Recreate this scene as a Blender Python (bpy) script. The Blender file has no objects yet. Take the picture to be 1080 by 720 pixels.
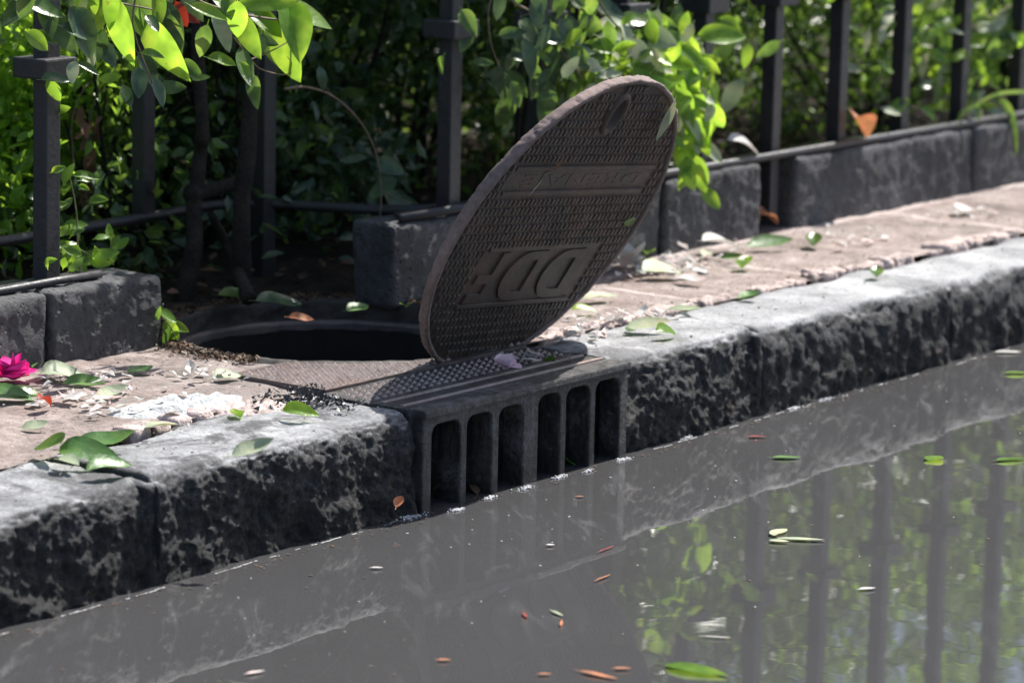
import bpy, bmesh, math, random
import numpy as np
from mathutils import Vector, Matrix, noise

random.seed(7); np.random.seed(7)
scn = bpy.context.scene
COL = scn.collection

# ------------------------------------------------------------------ camera
CF = Vector((0.78896845, 0.5866274, -0.18274869))      # forward
CR = Vector((0.59961602, -0.80002293, 0.02058974))     # right
CU = Vector((0.13412464, 0.1258237, 0.98294404))       # up
CP = Vector((-4.35940584, -3.422077, 1.33227989))      # place
FP = 3500.0
cd = bpy.data.cameras.new('camera'); cam = bpy.data.objects.new('camera', cd); COL.objects.link(cam)
cd.sensor_width = 36; cd.lens = FP / 1080 * 36; cd.clip_end = 500; cd.clip_start = 0.1
m = Matrix((CR, CU, -CF)).transposed().to_4x4(); m.translation = CP
cam.matrix_world = m; scn.camera = cam
cd.dof.use_dof = True; cd.dof.focus_distance = 5.75; cd.dof.aperture_fstop = 4.2

# ------------------------------------------------------------------ light
SUN = Vector((0.72, -0.035, 1.0)).normalized()
el = math.asin(SUN.z); az = math.atan2(SUN.x, SUN.y)
w = bpy.data.worlds.new('World'); scn.world = w; w.use_nodes = True
wn = w.node_tree.nodes; bg = wn['Background']
sky = wn.new('ShaderNodeTexSky'); sky.sky_type = 'NISHITA'; sky.sun_disc = False
sky.sun_elevation = el; sky.sun_rotation = az; sky.dust_density = 2.0
w.node_tree.links.new(sky.outputs[0], bg.inputs[0]); bg.inputs[1].default_value = 0.105
sd = bpy.data.lights.new('sun', 'SUN'); sd.energy = 5.0; sd.angle = math.radians(0.5); sd.color = (1, .965, .91)
so = bpy.data.objects.new('sun', sd); COL.objects.link(so); so.rotation_euler = SUN.to_track_quat('Z', 'Y').to_euler()
scn.view_settings.view_transform = 'Standard'; scn.view_settings.look = 'None'
scn.view_settings.exposure = 0.92; scn.view_settings.gamma = 1
scn.cycles.max_bounces = 8; scn.cycles.transparent_max_bounces = 8
scn.cycles.use_denoising = True

# ------------------------------------------------------------------ helpers
def ray(x, y):
    return (CF * FP + CR * (x - 540) + CU * (360 - y)).normalized()
def at_z(x, y, z):
    r = ray(x, y); return CP + r * ((z - CP.z) / r.z)
def at_y(x, y, Y):
    r = ray(x, y); return CP + r * ((Y - CP.y) / r.y)

def tag(o, label=None, cat=None, group=None, kind=None):
    if label: o['label'] = label
    if cat: o['category'] = cat
    if group: o['group'] = group
    if kind: o['kind'] = kind
    return o
def thing(name, label, cat, loc, group=None):
    o = bpy.data.objects.new(name, None); COL.objects.link(o); o.location = loc; o.empty_display_size = .05
    return tag(o, label, cat, group)
def obj(name, V, F, mat, parent=None, smooth=False, local=False, origin=None):
    """V in world coordinates unless local; the mesh gets an origin at its base"""
    V = np.asarray(V, float).reshape(-1, 3)
    if parent is not None:
        o0 = np.zeros(3) if local else np.array(parent_origin(parent))
    else:
        o0 = np.array(origin) if origin is not None else np.array([V[:, 0].mean(), V[:, 1].mean(), V[:, 2].min()])
    me = bpy.data.meshes.new(name)
    if isinstance(F, np.ndarray):
        n = F.shape[1]
        me.vertices.add(len(V)); me.vertices.foreach_set('co', (V - o0).ravel())
        me.loops.add(F.size); me.loops.foreach_set('vertex_index', F.ravel().astype(np.int32))
        me.polygons.add(len(F)); me.polygons.foreach_set('loop_start', np.arange(0, F.size, n, dtype=np.int32))
        me.polygons.foreach_set('loop_total', np.full(len(F), n, dtype=np.int32))
        me.update(calc_edges=True); me.validate()
    else:
        me.from_pydata([tuple(v) for v in (V - o0)], [], F)
    if smooth:
        me.polygons.foreach_set('use_smooth', [True] * len(me.polygons))
    me.materials.append(mat)
    o = bpy.data.objects.new(name, me); COL.objects.link(o)
    if parent is not None: o.parent = parent
    else: o.location = o0
    return o
def parent_origin(p):
    v = Vector(p.location); q = p.parent
    while q: v = v + q.location; q = q.parent
    return v
class MB:
    def __init__(s): s.V = []; s.F = []
    def add(s, V, F):
        k = len(s.V); s.V += [tuple(v) for v in V]; s.F += [tuple(i + k for i in f) for f in F]; return s
    def box(s, lo, hi):
        x0, y0, z0 = lo; x1, y1, z1 = hi
        V = [(x0,y0,z0),(x1,y0,z0),(x1,y1,z0),(x0,y1,z0),(x0,y0,z1),(x1,y0,z1),(x1,y1,z1),(x0,y1,z1)]
        return s.add(V, [(0,3,2,1),(4,5,6,7),(0,1,5,4),(1,2,6,5),(2,3,7,6),(3,0,4,7)])
    def cbox(s, lo, hi, c=.003):
        """box with chamfered edges"""
        bm = bmesh.new(); bmesh.ops.create_cube(bm, size=1)
        for v in bm.verts:
            v.co = Vector([lo[i] + (v.co[i] + .5) * (hi[i] - lo[i]) for i in range(3)])
        bmesh.ops.bevel(bm, geom=bm.edges[:], offset=c, segments=2, affect='EDGES', profile=.6)
        return s.bm(bm)
    def bm(s, bm):
        bm.verts.index_update()
        s.add([v.co[:] for v in bm.verts], [[v.index for v in f.verts] for f in bm.faces]); bm.free(); return s
    def tube(s, pts, r, n=8, r1=None, cap=True):
        pts = [Vector(p) for p in pts]; k = len(s.V); N = len(pts)
        up = Vector((.13, .31, .94))
        for i, p in enumerate(pts):
            t = (pts[min(i+1, N-1)] - pts[max(i-1, 0)]).normalized()
            a = t.cross(up); a = a.normalized() if a.length > 1e-4 else t.cross(Vector((1,0,0))).normalized()
            b = t.cross(a)
            rr = r if r1 is None else r + (r1 - r) * i / (N - 1)
            if callable(r): rr = r(i / (N - 1))
            for j in range(n):
                q = 2 * math.pi * j / n; s.V.append(tuple(p + (a * math.cos(q) + b * math.sin(q)) * rr))
        for i in range(N - 1):
            for j in range(n):
                s.F.append((k+i*n+j, k+i*n+(j+1)%n, k+(i+1)*n+(j+1)%n, k+(i+1)*n+j))
        if cap: s.F.append(tuple(k + j for j in range(n))[::-1]); s.F.append(tuple(k+(N-1)*n+j for j in range(n)))
        return s
    def obj(s, name, mat, parent=None, **kw): return obj(name, s.V, s.F, mat, parent, **kw)

def spline(pts, n=8):
    pts = [Vector(p) for p in pts]; out = []
    P = [pts[0]] + pts + [pts[-1]]
    for i in range(1, len(P) - 2):
        a, b, c, d = P[i-1], P[i], P[i+1], P[i+2]
        for k in range(n):
            t = k / n
            out.append(.5 * ((2*b) + (c-a)*t + (2*a-5*b+4*c-d)*t*t + (3*b-a-3*c+d)*t**3))
    out.append(pts[-1]); return out

# ------------------------------------------------------------------ materials
class N:
    def __init__(s, name):
        s.m = bpy.data.materials.new(name); s.m.use_nodes = True; s.t = s.m.node_tree
        s.b = s.t.nodes['Principled BSDF']; s.out = s.t.nodes['Material Output']
        s.geo = s.new('ShaderNodeNewGeometry')
        s.pos = s.geo.outputs['Position']
    def new(s, t, **kw):
        n = s.t.nodes.new(t)
        for k, v in kw.items(): setattr(n, k, v)
        return n
    def link(s, a, b): s.t.links.new(a, b)
    def mapped(s, scale=(1,1,1), src=None):
        n = s.new('ShaderNodeMapping'); n.inputs['Scale'].default_value = scale; s.link(src or s.pos, n.inputs[0]); return n.outputs[0]
    def noise(s, scale, detail=5, rough=.55, vec=None, dist=0):
        n = s.new('ShaderNodeTexNoise'); n.inputs['Scale'].default_value = scale; n.inputs['Detail'].default_value = detail
        n.inputs['Roughness'].default_value = rough; n.inputs['Distortion'].default_value = dist
        s.link(vec or s.pos, n.inputs['Vector']); return n.outputs[0]
    def vor(s, scale, feature='F1', vec=None, rnd=1):
        n = s.new('ShaderNodeTexVoronoi', feature=feature); n.inputs['Scale'].default_value = scale
        n.inputs['Randomness'].default_value = rnd
        s.link(vec or s.pos, n.inputs['Vector']); return n.outputs
    def ramp(s, fac, stops, interp='LINEAR'):
        n = s.new('ShaderNodeValToRGB'); n.color_ramp.interpolation = interp; e = n.color_ramp.elements
        while len(e) < len(stops): e.new(.5)
        for i, (p, c) in enumerate(stops):
            e[i].position = p; e[i].color = (c, c, c, 1) if not hasattr(c, '__len__') else (*c, 1)
        s.link(fac, n.inputs[0]); return n.outputs[0]
    def math(s, op, a, b=None, clamp=False):
        n = s.new('ShaderNodeMath', operation=op, use_clamp=clamp)
        for i, v in enumerate((a, b)):
            if v is None: continue
            if isinstance(v, (int, float)): n.inputs[i].default_value = v
            else: s.link(v, n.inputs[i])
        return n.outputs[0]
    def mix(s, fac, a, b, mode='MIX'):
        n = s.new('ShaderNodeMix', data_type='RGBA', blend_type=mode)
        for i, v in ((0, fac), (6, a), (7, b)):
            if isinstance(v, (int, float)): n.inputs[i].default_value = v
            elif hasattr(v, '__len__'): n.inputs[i].default_value = (*v, 1)
            else: s.link(v, n.inputs[i])
        return n.outputs[2]
    def sep(s, src=None):
        n = s.new('ShaderNodeSeparateXYZ'); s.link(src or s.pos, n.inputs[0]); return n.outputs
    def bump(s, h, strength=.5, dist=.01, prev=None):
        n = s.new('ShaderNodeBump'); n.inputs['Strength'].default_value = strength; n.inputs['Distance'].default_value = dist
        s.link(h, n.inputs['Height'])
        if prev: s.link(prev, n.inputs['Normal'])
        s.link(n.outputs[0], s.b.inputs['Normal']); return n.outputs[0]
    def col(s, v):
        if hasattr(v, '__len__'): s.b.inputs['Base Color'].default_value = (*v, 1)
        else: s.link(v, s.b.inputs['Base Color'])
    def rough(s, v):
        if isinstance(v, (int, float)): s.b.inputs['Roughness'].default_value = v
        else: s.link(v, s.b.inputs['Roughness'])

def m_simple(name, c, rough=.6, var=.25, scale=40, bump=.2, spec=.5, bd=.003):
    n = N(name); a = n.noise(scale); 
    dark = tuple(x * (1 - var) for x in c); lite = tuple(min(1, x * (1 + var)) for x in c)
    n.col(n.ramp(a, [(.3, dark), (.7, lite)])); n.rough(rough)
    n.b.inputs['Specular IOR Level'].default_value = spec
    if bump: n.bump(n.noise(scale * 4), bump, bd)
    return n.m

def m_kerb():
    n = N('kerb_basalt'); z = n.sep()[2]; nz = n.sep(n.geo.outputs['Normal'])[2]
    a = n.noise(7, 8, .6); b = n.noise(27, 12, .80, n.mapped((1, 1, .5)), 1.3); c = n.noise(170, 5, .75); d = n.noise(70, 10, .82, n.mapped((1, 1, .28)), 1.2); e = n.noise(6.5, 5, .7)
    sm = n.math('SUBTRACT', a, .5)
    # grimed face: near black shade and sunlit wisps painted in, thinning towards the gutter
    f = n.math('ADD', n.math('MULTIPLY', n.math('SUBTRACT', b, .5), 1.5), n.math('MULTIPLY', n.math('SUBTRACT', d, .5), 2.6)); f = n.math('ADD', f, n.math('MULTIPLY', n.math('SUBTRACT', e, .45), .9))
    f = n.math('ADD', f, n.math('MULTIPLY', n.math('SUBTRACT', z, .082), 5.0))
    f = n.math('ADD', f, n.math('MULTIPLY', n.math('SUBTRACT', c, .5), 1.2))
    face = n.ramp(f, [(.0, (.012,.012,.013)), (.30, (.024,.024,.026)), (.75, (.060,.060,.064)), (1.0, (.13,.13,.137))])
    wisp = n.ramp(n.noise(95, 14, .9, n.mapped((1, 1, .30)), .8), [(.54, 0), (.62, 1)])
    wisp = n.mix(n.ramp(n.noise(260, 3, .7), [(.60, 0), (.66, .8)]), wisp, (1, 1, 1))
    face = n.mix(n.math('MULTIPLY', wisp, n.ramp(z, [(.02, .10), (.15, .55)])), face, (.33,.33,.345))
    # worn tread: pale sunlit top painted in, smooth basalt with darker damp blotches
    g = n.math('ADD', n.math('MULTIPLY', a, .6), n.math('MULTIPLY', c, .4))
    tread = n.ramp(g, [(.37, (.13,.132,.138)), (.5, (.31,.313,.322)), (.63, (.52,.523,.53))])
    bl = n.noise(6.5, 9, .74, None, .7)
    tread = n.mix(n.math('MULTIPLY', n.ramp(bl, [(.47, 0), (.57, .88)]), n.ramp(n.sep()[0], [(.62, 1), (.9, .15)])), tread, (.055,.055,.06))
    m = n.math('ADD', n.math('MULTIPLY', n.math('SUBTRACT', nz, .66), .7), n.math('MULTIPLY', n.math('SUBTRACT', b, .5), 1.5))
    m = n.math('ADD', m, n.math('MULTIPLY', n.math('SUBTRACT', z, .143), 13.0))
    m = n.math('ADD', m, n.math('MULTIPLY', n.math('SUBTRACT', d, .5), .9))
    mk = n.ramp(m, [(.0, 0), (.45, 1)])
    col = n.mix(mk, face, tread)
    rust = n.ramp(n.noise(48, 3, .5, None, 1.0), [(.64, 0), (.70, 1)]); low = n.ramp(z, [(.03, 1), (.10, 0)])
    col = n.mix(n.math('MULTIPLY', n.math('MULTIPLY', rust, low), .8), col, (.17,.10,.06))
    n.col(col); n.rough(n.ramp(b, [(.35, .4), (.6, .8)]))
    hh = n.math('ADD', n.math('MULTIPLY', b, .9), n.math('ADD', n.math('MULTIPLY', c, .3), n.math('MULTIPLY', d, .9)))
    keep = n.ramp(nz, [(.6, 1), (.95, .35)])
    n.bump(n.math('MULTIPLY', hh, keep), 1.0, .013)
    return n.m
def m_plinth():
    n = N('wall_stone'); a = n.noise(7, 6); b = n.noise(55, 10, .78); p = n.vor(85)[0]; q = n.vor(34, 'F1', n.mapped((1, 1, 1.3)))[0]
    pit = n.math('MAXIMUM', n.math('MULTIPLY', n.ramp(p, [(.10, 1), (.36, 0)]), n.ramp(n.noise(21, 4), [(.42, 0), (.55, .8)])), n.math('MULTIPLY', n.ramp(q, [(.05, 1), (.22, 0)]), n.ramp(n.noise(11, 4), [(.48, 0), (.6, 1)])))
    c = n.ramp(n.math('ADD', n.math('MULTIPLY', a, .4), n.math('MULTIPLY', b, .6)), [(.34, (.026,.026,.029)), (.5, (.055,.056,.061)), (.66, (.115,.116,.124))])
    c = n.mix(n.ramp(n.noise(2.3, 7, .65), [(.54, 0), (.74, .4)]), c, (.16,.156,.152))
    c = n.mix(n.math('MULTIPLY', pit, .6), c, (.02,.02,.022))
    n.col(c); n.rough(.7)
    n.bump(n.math('SUBTRACT', n.math('MULTIPLY', b, 1.1), n.math('MULTIPLY', pit, .9)), .9, .009)
    return n.m
def m_pave():
    n = N('pavement_slabs'); s = n.sep(); x, y = s[0], s[1]
    def line(v, at, wdt):
        d = n.math('ABSOLUTE', n.math('SUBTRACT', v, at)); return n.ramp(n.math('ADD', d, n.math('MULTIPLY', n.math('SUBTRACT', n.noise(30, 4), .5), .012)), [(wdt * .6, 1), (wdt * 1.3, 0)])
    wav = n.math('ADD', x, n.math('MULTIPLY', n.math('SUBTRACT', n.noise(4, 3), .5), .05))
    per = n.math('SUBTRACT', n.math('MODULO', n.math('ADD', wav, 20.12), .46), .23)     # cross joints
    j = line(per, 0, .012)
    j = n.math('MULTIPLY', j, n.ramp(n.noise(2.2, 3), [(.34, .1), (.46, 1)]))
    j = n.math('MAXIMUM', j, line(y, .675, .016)); j = n.math('MULTIPLY', j, n.ramp(n.math('MULTIPLY', x, .4), [(.0, .0), (.4, 1)])); j = n.math('MULTIPLY', j, n.ramp(n.noise(9, 4), [(.35, .3), (.55, 1)]))
    a = n.noise(12, 8, .65); b = n.noise(70, 8, .7); c = n.noise(2.6, 4)
    col = n.ramp(n.math('ADD', n.math('MULTIPLY', a, .55), n.math('MULTIPLY', b, .45)), [(.36, (.105,.080,.070)), (.5, (.265,.212,.190)), (.64, (.44,.37,.34))])
    red = n.ramp(n.noise(5, 5, .6), [(.5, 0), (.66, .55)])
    col = n.mix(red, col, (.19,.125,.105))
    col = n.mix(n.ramp(n.noise(3.4, 9, .7, None, .8), [(.54, 0), (.62, .6)]), col, (.075,.06,.052))
    col = n.mix(n.ramp(c, [(.55, 0), (.7, .35)]), col, (.31,.30,.29))
    col = n.mix(n.math('MULTIPLY', j, .8), col, (.55,.46,.43))
    n.col(col); n.rough(.85)
    n.bump(n.math('ADD', n.math('MULTIPLY', b, .9), n.math('ADD', n.math('MULTIPLY', a, .8), n.math('MULTIPLY', j, .25))), .95, .010)
    return n.m
def m_iron(name, c0, c1, rust=(.12,.07,.05), amt=.5, rough=.6, spec=.5):
    n = N(name); a = n.noise(14, 7, .6); b = n.noise(90, 6, .65)
    col = n.ramp(n.math('ADD', n.math('MULTIPLY', a, .5), n.math('MULTIPLY', b, .5)), [(.35, c0), (.65, c1)])
    col = n.mix(n.math('MULTIPLY', n.ramp(n.noise(6, 6, .6, None, .5), [(.45, 0), (.65, 1)]), amt), col, rust)
    n.col(col); n.rough(n.ramp(b, [(.3, rough - .12), (.7, rough + .15)])); n.b.inputs['Specular IOR Level'].default_value = spec
    n.bump(b, .5, .003); return n.m
def m_water():
    n = N('murky_water')
    a = n.noise(1.6, 4); s = n.mapped((1, .35, 1)); 
    rot = n.new('ShaderNodeMapping'); rot.inputs['Rotation'].default_value = (0, 0, math.radians(-42)); n.link(n.pos, rot.inputs[0])
    f = n.noise(3.2, 9, .72, n.mapped((1.2, 6.5, 1), rot.outputs[0]), .9)
    y = n.sep()[1]
    near = n.ramp(n.math('MULTIPLY', y, -1.0), [(.02, .25), (.12, 1), (.36, .8), (.6, .2)])
    refl_streak = n.math('MULTIPLY', n.ramp(f, [(.54, 0), (.72, .42)]), near)  # painted reflection: pale streaks in the water colour mimic the mirrored kerb
    refl_streak = n.math('MULTIPLY', refl_streak, n.ramp(n.noise(3.0, 4), [(.42, .08), (.6, 1)]))
    col = n.ramp(a, [(.3, (.048,.0475,.0485)), (.7, (.055,.0545,.0555))])
    col = n.mix(refl_streak, col, (.26,.265,.28)); 
    fl = n.vor(42)[0]; keep = n.ramp(n.noise(13, 2), [(.62, 0), (.66, 1)])
    n.col(col); n.rough(n.math('ADD', .010, n.math('MULTIPLY', refl_streak, .35)))
    n.b.inputs['IOR'].default_value = 1.33
    n.bump(n.math('ADD', n.noise(5, 2, .4), n.math('MULTIPLY', n.noise(18, 2, .4), .12)), .10, .005)
    return n.m
def m_leaf(name, c, trans=.45, gloss=.45, var=.45, tc=None):
    n = N(name)
    info = n.noise(23, 2); 
    dark = tuple(x * (1 - var) for x in c); lite = tuple(x * (1 + var) for x in c)
    rc = n.ramp(info, [(.32, dark), (.5, c), (.68, (lite[0] * 1.25, lite[1], lite[2]))])
    rc = n.mix(n.math('MULTIPLY', n.ramp(n.noise(75, 3, .6), [(.66, 0), (.72, .7)]), n.ramp(n.noise(9, 2), [(.5, 0), (.6, 1)])), rc, (.12, .075, .03))
    n.col(rc); n.rough(gloss)
    n.b.inputs['Specular IOR Level'].default_value = .5
    tr = n.new('ShaderNodeBsdfTranslucent'); mx = n.new('ShaderNodeMixShader'); mx.inputs[0].default_value = trans
    t = tc or (min(1, c[0] * 2.6 + .02), min(1, c[1] * 2.1), c[2] * .7)
    g = n.mix(1.0, rc, tuple(ti / max(ci, .004) * .55 for ti, ci in zip(t, c)), 'MULTIPLY')
    n.link(g, tr.inputs[0]); n.link(n.b.outputs[0], mx.inputs[1]); n.link(tr.outputs[0], mx.inputs[2]); n.link(mx.outputs[0], n.out.inputs[0])
    n.bump(n.noise(120, 3), .35, .003)
    return n.m

def m_grate():
    n = N('inlet_iron'); z = n.sep()[2]; a = n.noise(16, 9, .68, None, .5); b = n.noise(85, 8, .75); st = n.noise(60, 6, .7, n.mapped((1, 1, .12)))
    col = n.ramp(n.math('ADD', n.math('MULTIPLY', a, .6), n.math('MULTIPLY', b, .4)), [(.38, (.009,.0085,.0085)), (.5, (.036,.034,.034)), (.62, (.15,.142,.14))])
    col = n.mix(n.math('MULTIPLY', n.ramp(st, [(.52, 0), (.66, .5)]), n.ramp(z, [(.0, .3), (.17, 1)])), col, (.17,.16,.155))
    col = n.mix(n.ramp(n.math('ADD', z, n.math('MULTIPLY', n.math('SUBTRACT', b, .5), .06)), [(.012, .75), (.05, 0)]), col, (.012,.012,.011))
    col = n.mix(n.math('MULTIPLY', n.ramp(n.noise(70, 4, .6, None, .6), [(.64, 0), (.70, .8)]), n.ramp(z, [(.09, 1), (.14, .15)])), col, (.22,.17,.10))
    col = n.mix(n.ramp(n.noise(9, 7, .7), [(.55, 0), (.66, .55)]), col, (.085,.055,.042))
    n.col(col); n.rough(n.ramp(a, [(.35, .32), (.65, .75)])); n.bump(n.math('ADD', n.math('MULTIPLY', a, .9), n.math('MULTIPLY', b, .7)), 1.0, .011); return n.m

M = dict(
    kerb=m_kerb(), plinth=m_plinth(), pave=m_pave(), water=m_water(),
    cover=m_iron('cover_iron', (.030,.022,.018), (.088,.066,.055), (.13,.072,.052), .7, .58, .5),
    rim=m_iron('cover_rim_iron', (.085,.062,.055), (.25,.185,.168), (.20,.13,.11), .6, .8),
    grate=m_grate(),
    ring=m_iron('ring_iron', (.010,.009,.009), (.06,.055,.05), (.06,.045,.036), .4, .6, .4),
    plate=m_iron('plate_iron', (.06,.045,.042), (.15,.12,.11), (.13,.08,.065), .5, .42)
    ,stud=m_iron('glint_stud_iron', (.16,.125,.115), (.38,.31,.29), (.26,.16,.13), .4, .35),  # studs paler than the plate, a glint painted into their iron
    fence=m_iron('fence_paint', (.016,.016,.019), (.034,.034,.039), (.06,.045,.04), .25, .45),
    pit=m_simple('pit_wall', (.008,.0075,.007), .9, .4, 25, .4),
    soil=m_simple('soil', (.028,.021,.016), .95, .6, 14, 1.0, .2, .02),
    ground=m_simple('ground', (.06,.05,.045), .95),
    bark=m_simple('bark', (.022,.018,.014), .9, .5, 30, .8, .3, .01),
    twig=m_simple('twig', (.16,.12,.08), .8, .3, 60, .3),
    twigg=m_simple('green_twig', (.13,.13,.06), .7, .3, 60, .2),
    mortar=m_simple('pink_mortar', (.46,.37,.34), .9, .45, 28, 1.0, .3, .008),
    tar=m_simple('tar_crumbs', (.03,.03,.034), .3, .4, 90, .4),
    plaster=m_simple('pale_plaster', (.42,.43,.43), .8, .3, 45, .9, .4, .006),
    grime=m_simple('grime_mortar', (.05,.048,.047), .9, .5, 40, .8, .3, .006),
    foam=m_simple('foam', (.5,.5,.51), .6, .1, 90, .5),
    magenta=m_leaf('magenta_petal', (.78,.05,.38), .4, .5, .25, (1.5,.10,.8)),
    petal=m_leaf('pale_pink_petal', (.85,.72,.78), .4, .5, .15, (.9,.6,.75)),
    white=m_leaf('white_petal', (.62,.60,.57), .35, .6, .1, (.8,.78,.72)),
    redl=m_leaf('red_leaf', (.26,.035,.03), .3, .5, .3),
    orange=m_leaf('dry_orange_leaf', (.42,.16,.07), .3, .6, .3, (.8,.35,.15)),
    brown=m_leaf('dry_brown_leaf', (.16,.085,.045), .2, .7, .4, (.3,.17,.09)),
    bright=m_leaf('young_leaf', (.13,.26,.034), .55, .33, .32, (.72,1.2,.10)),
    mid=m_leaf('green_leaf', (.075,.145,.038), .42, .27, .45, (.42,.72,.11)),
    fallen=m_leaf('fallen_leaf', (.09,.20,.05), .3, .4, .3, (.25,.45,.08)),
    pale=m_leaf('pale_leaf_underside', (.36,.42,.27), .3, .55, .15, (.5,.6,.3)),
    dark=m_leaf('dark_leaf', (.045,.090,.032), .36, .27, .5, (.22,.40,.07)),
    grey=m_leaf('greygreen_leaf', (.07,.12,.065), .3, .25, .4, (.2,.34,.10)),
    litter=m_leaf('litter_leaf', (.10,.062,.035), .2, .7, .6, (.18,.11,.06)),
)

# ------------------------------------------------------------------ rock
def rock(lo, hi, res, r, amp, seed, pit=0, lean=None, wear=0, rx=None, hf=1):
    lo = Vector(lo); hi = Vector(hi); size = hi - lo; h = size / 2; c = (lo + hi) / 2
    n = [max(2, int(round(size[i] / res))) for i in range(3)]
    idx = {}; V = []; F = []
    def vid(i, j, k):
        key = (i, j, k)
        if key not in idx:
            idx[key] = len(V)
            p = Vector((-h.x + size.x * i / n[0], -h.y + size.y * j / n[1], -h.z + size.z * k / n[2])); V.append(p)
        return idx[key]
    for a, b, d in ((0,1,2), (1,2,0), (2,0,1)):
        for i in range(n[a]):
            for j in range(n[b]):
                for s in (0, n[d]):
                    q = []
                    for (u, v) in ((0,0),(1,0),(1,1),(0,1)):
                        k = [0,0,0]; k[a] = i+u; k[b] = j+v; k[d] = s; q.append(vid(*k))
                    F.append(q if s else q[::-1])
    off = Vector((seed * 3.7, seed * 1.3, seed * 2.1)); out = []
    for p in V:
        rr = r * (1 + .75 * noise.noise((p + off) * 6)) ; rr = min(rr, min(h) * .95)
        R3 = Vector((rx * rr / r if rx else rr, rr, rr))
        q = Vector([max(-h[i] + R3[i], min(h[i] - R3[i], p[i])) for i in range(3)])
        d = Vector([(p[i] - q[i]) / R3[i] for i in range(3)]); nr = d.normalized() if d.length > 1e-9 else Vector((0,0,1)); P = q + Vector([nr[i] * R3[i] for i in range(3)])
        flat = 1 if not rx else 1 - .72 * max(0, nr.z) ** 2
        if rx: nr = Vector((nr.x * .25, nr.y, nr.z))
        if not rx: flat = 1
        s = P + c + off
        e = amp * (.9 * noise.noise(s * 4.5) + .5 * noise.noise(s * 11) + hf * (.42 * noise.noise(s * 27) + .30 * noise.noise(s * 63) + .2 * noise.noise(s * 130)))
        if wear:     # chipped bites out of the face
            t = noise.noise(s * 9 + Vector((5,2,8)));  e -= wear * max(0, t - .12) * 1.6
            t2 = abs(noise.noise(Vector((s.x * 14, s.y * 14, s.z * 5)))); e -= wear * .35 * max(0, .18 - t2) * 3
        if wear and nr.y < .3:      # split-stone facets on the face and shoulder
            fc = 1 if nr.y < -.5 else .45
            k = noise.voronoi(Vector((s.x * 9, s.y * 9, s.z * 14)))[0]; e += fc * .010 * (k[1] - k[0] - .35)
            e -= fc * .006 * abs(noise.noise(Vector((s.x * 16, s.y * 16, s.z * 9)) + Vector((7, 7, 7)))) * 2
            e += fc * (.0045 * noise.noise(s * 60) + .0035 * noise.noise(s * 140))
        if pit:
            dd = noise.voronoi(s * 42)[0][0]; 
            if noise.noise(s * 8) > -.1: e -= pit * max(0, .32 - dd) / .32
        out.append(P + nr * e * flat + c)
    return out, F

# ------------------------------------------------------------------ the setting
def sheet(name, lo, hi, z, mat, label, cat=None, kind='structure'):
    o = MB().add([(lo[0],lo[1],z),(hi[0],lo[1],z),(hi[0],hi[1],z),(lo[0],hi[1],z)], [(0,1,2,3)]).obj(name, mat)
    return tag(o, label, cat, kind=kind)
sheet('ground', (-150,-150), (150,150), -.45, M['ground'], 'bare ground under the street and the garden')
sheet('water', (-60,-60), (60,.24), 0, M['water'], 'murky grey flood water covering the road')

HC = Vector((.495, .600, 0)); HR = .318            # manhole
def pavement():
    x0, x1, y0, y1 = -2.4, 9.0, .259, .80; V = []; F = []
    xs = list(np.arange(x0, 3.0, .011)) + list(np.arange(3.0, x1, .03)); ys = np.arange(y0, y1, .0125)
    gate = lambda x, y: (x - HC.x)**2 + (y - HC.y)**2 <   .335**2 or (-.012 < x < .608 and y < .30) or (.15 < x < .78 and y > .70)
    idx = {}
    for i, x in enumerate(xs):
        for j, y in enumerate(ys):
            z = .172 + .0035 * noise.noise(Vector((x*3, y*3, 0))) + .0035 * noise.noise(Vector((x*11, y*11, 3))) + .002 * noise.noise(Vector((x*35, y*35, 5)))
            if x < -.05: z += .004 - .012 * max(0, min(1, (.42 - y) / .15)) * max(0, min(1, (-.45 - x) / .2))
            idx[i, j] = len(V); V.append((x, y, z))
    for i in range(len(xs) - 1):
        for j in range(len(ys) - 1):
            if not gate((xs[i] + xs[i+1]) / 2, (ys[j] + ys[j+1]) / 2):
                F.append((idx[i,j], idx[i+1,j], idx[i+1,j+1], idx[i,j+1]))
    o = obj('pavement', V, F, M['pave'], smooth=True); tag(o, 'brown grey stone slab pavement between the kerb and the low wall', kind='structure')
    # broken row of small pink bricks along the back of the kerb
    mb = MB(); x = .70
    while x < 7:
        L = random.uniform(.022, .10)
        if random.random() < .86:
            y0 = .262 + random.uniform(-.01, .008); y1 = .294 + random.uniform(-.012, .016)
            b, f = rock((x, y0, .150), (x + L + .002, y1, .1795 + random.uniform(-.004, .003)), .0065, .005, .007, x * 3.1, hf=2.2)
            k = random.uniform(-.35, .35); c = (x + L / 2, (y0 + y1) / 2)
            b = [Vector((v.x + (v.y - c[1]) * k, v.y + (v.x - c[0]) * k * .25, v.z)) for v in b]
            mb.add(b, f)
        x += L
    for x in np.arange(-.45, -.12, .052):
        b, f = rock((x, .255, .15), (x + .046, .31, .181 + random.uniform(-.004, .003)), .012, .009, .005, x + 9); mb.add(b, f)
    o = mb.obj('brick_edging', M['mortar'], smooth=True); tag(o, 'broken row of small pink bricks along the back of the kerb', kind='structure')
pavement()

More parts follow.
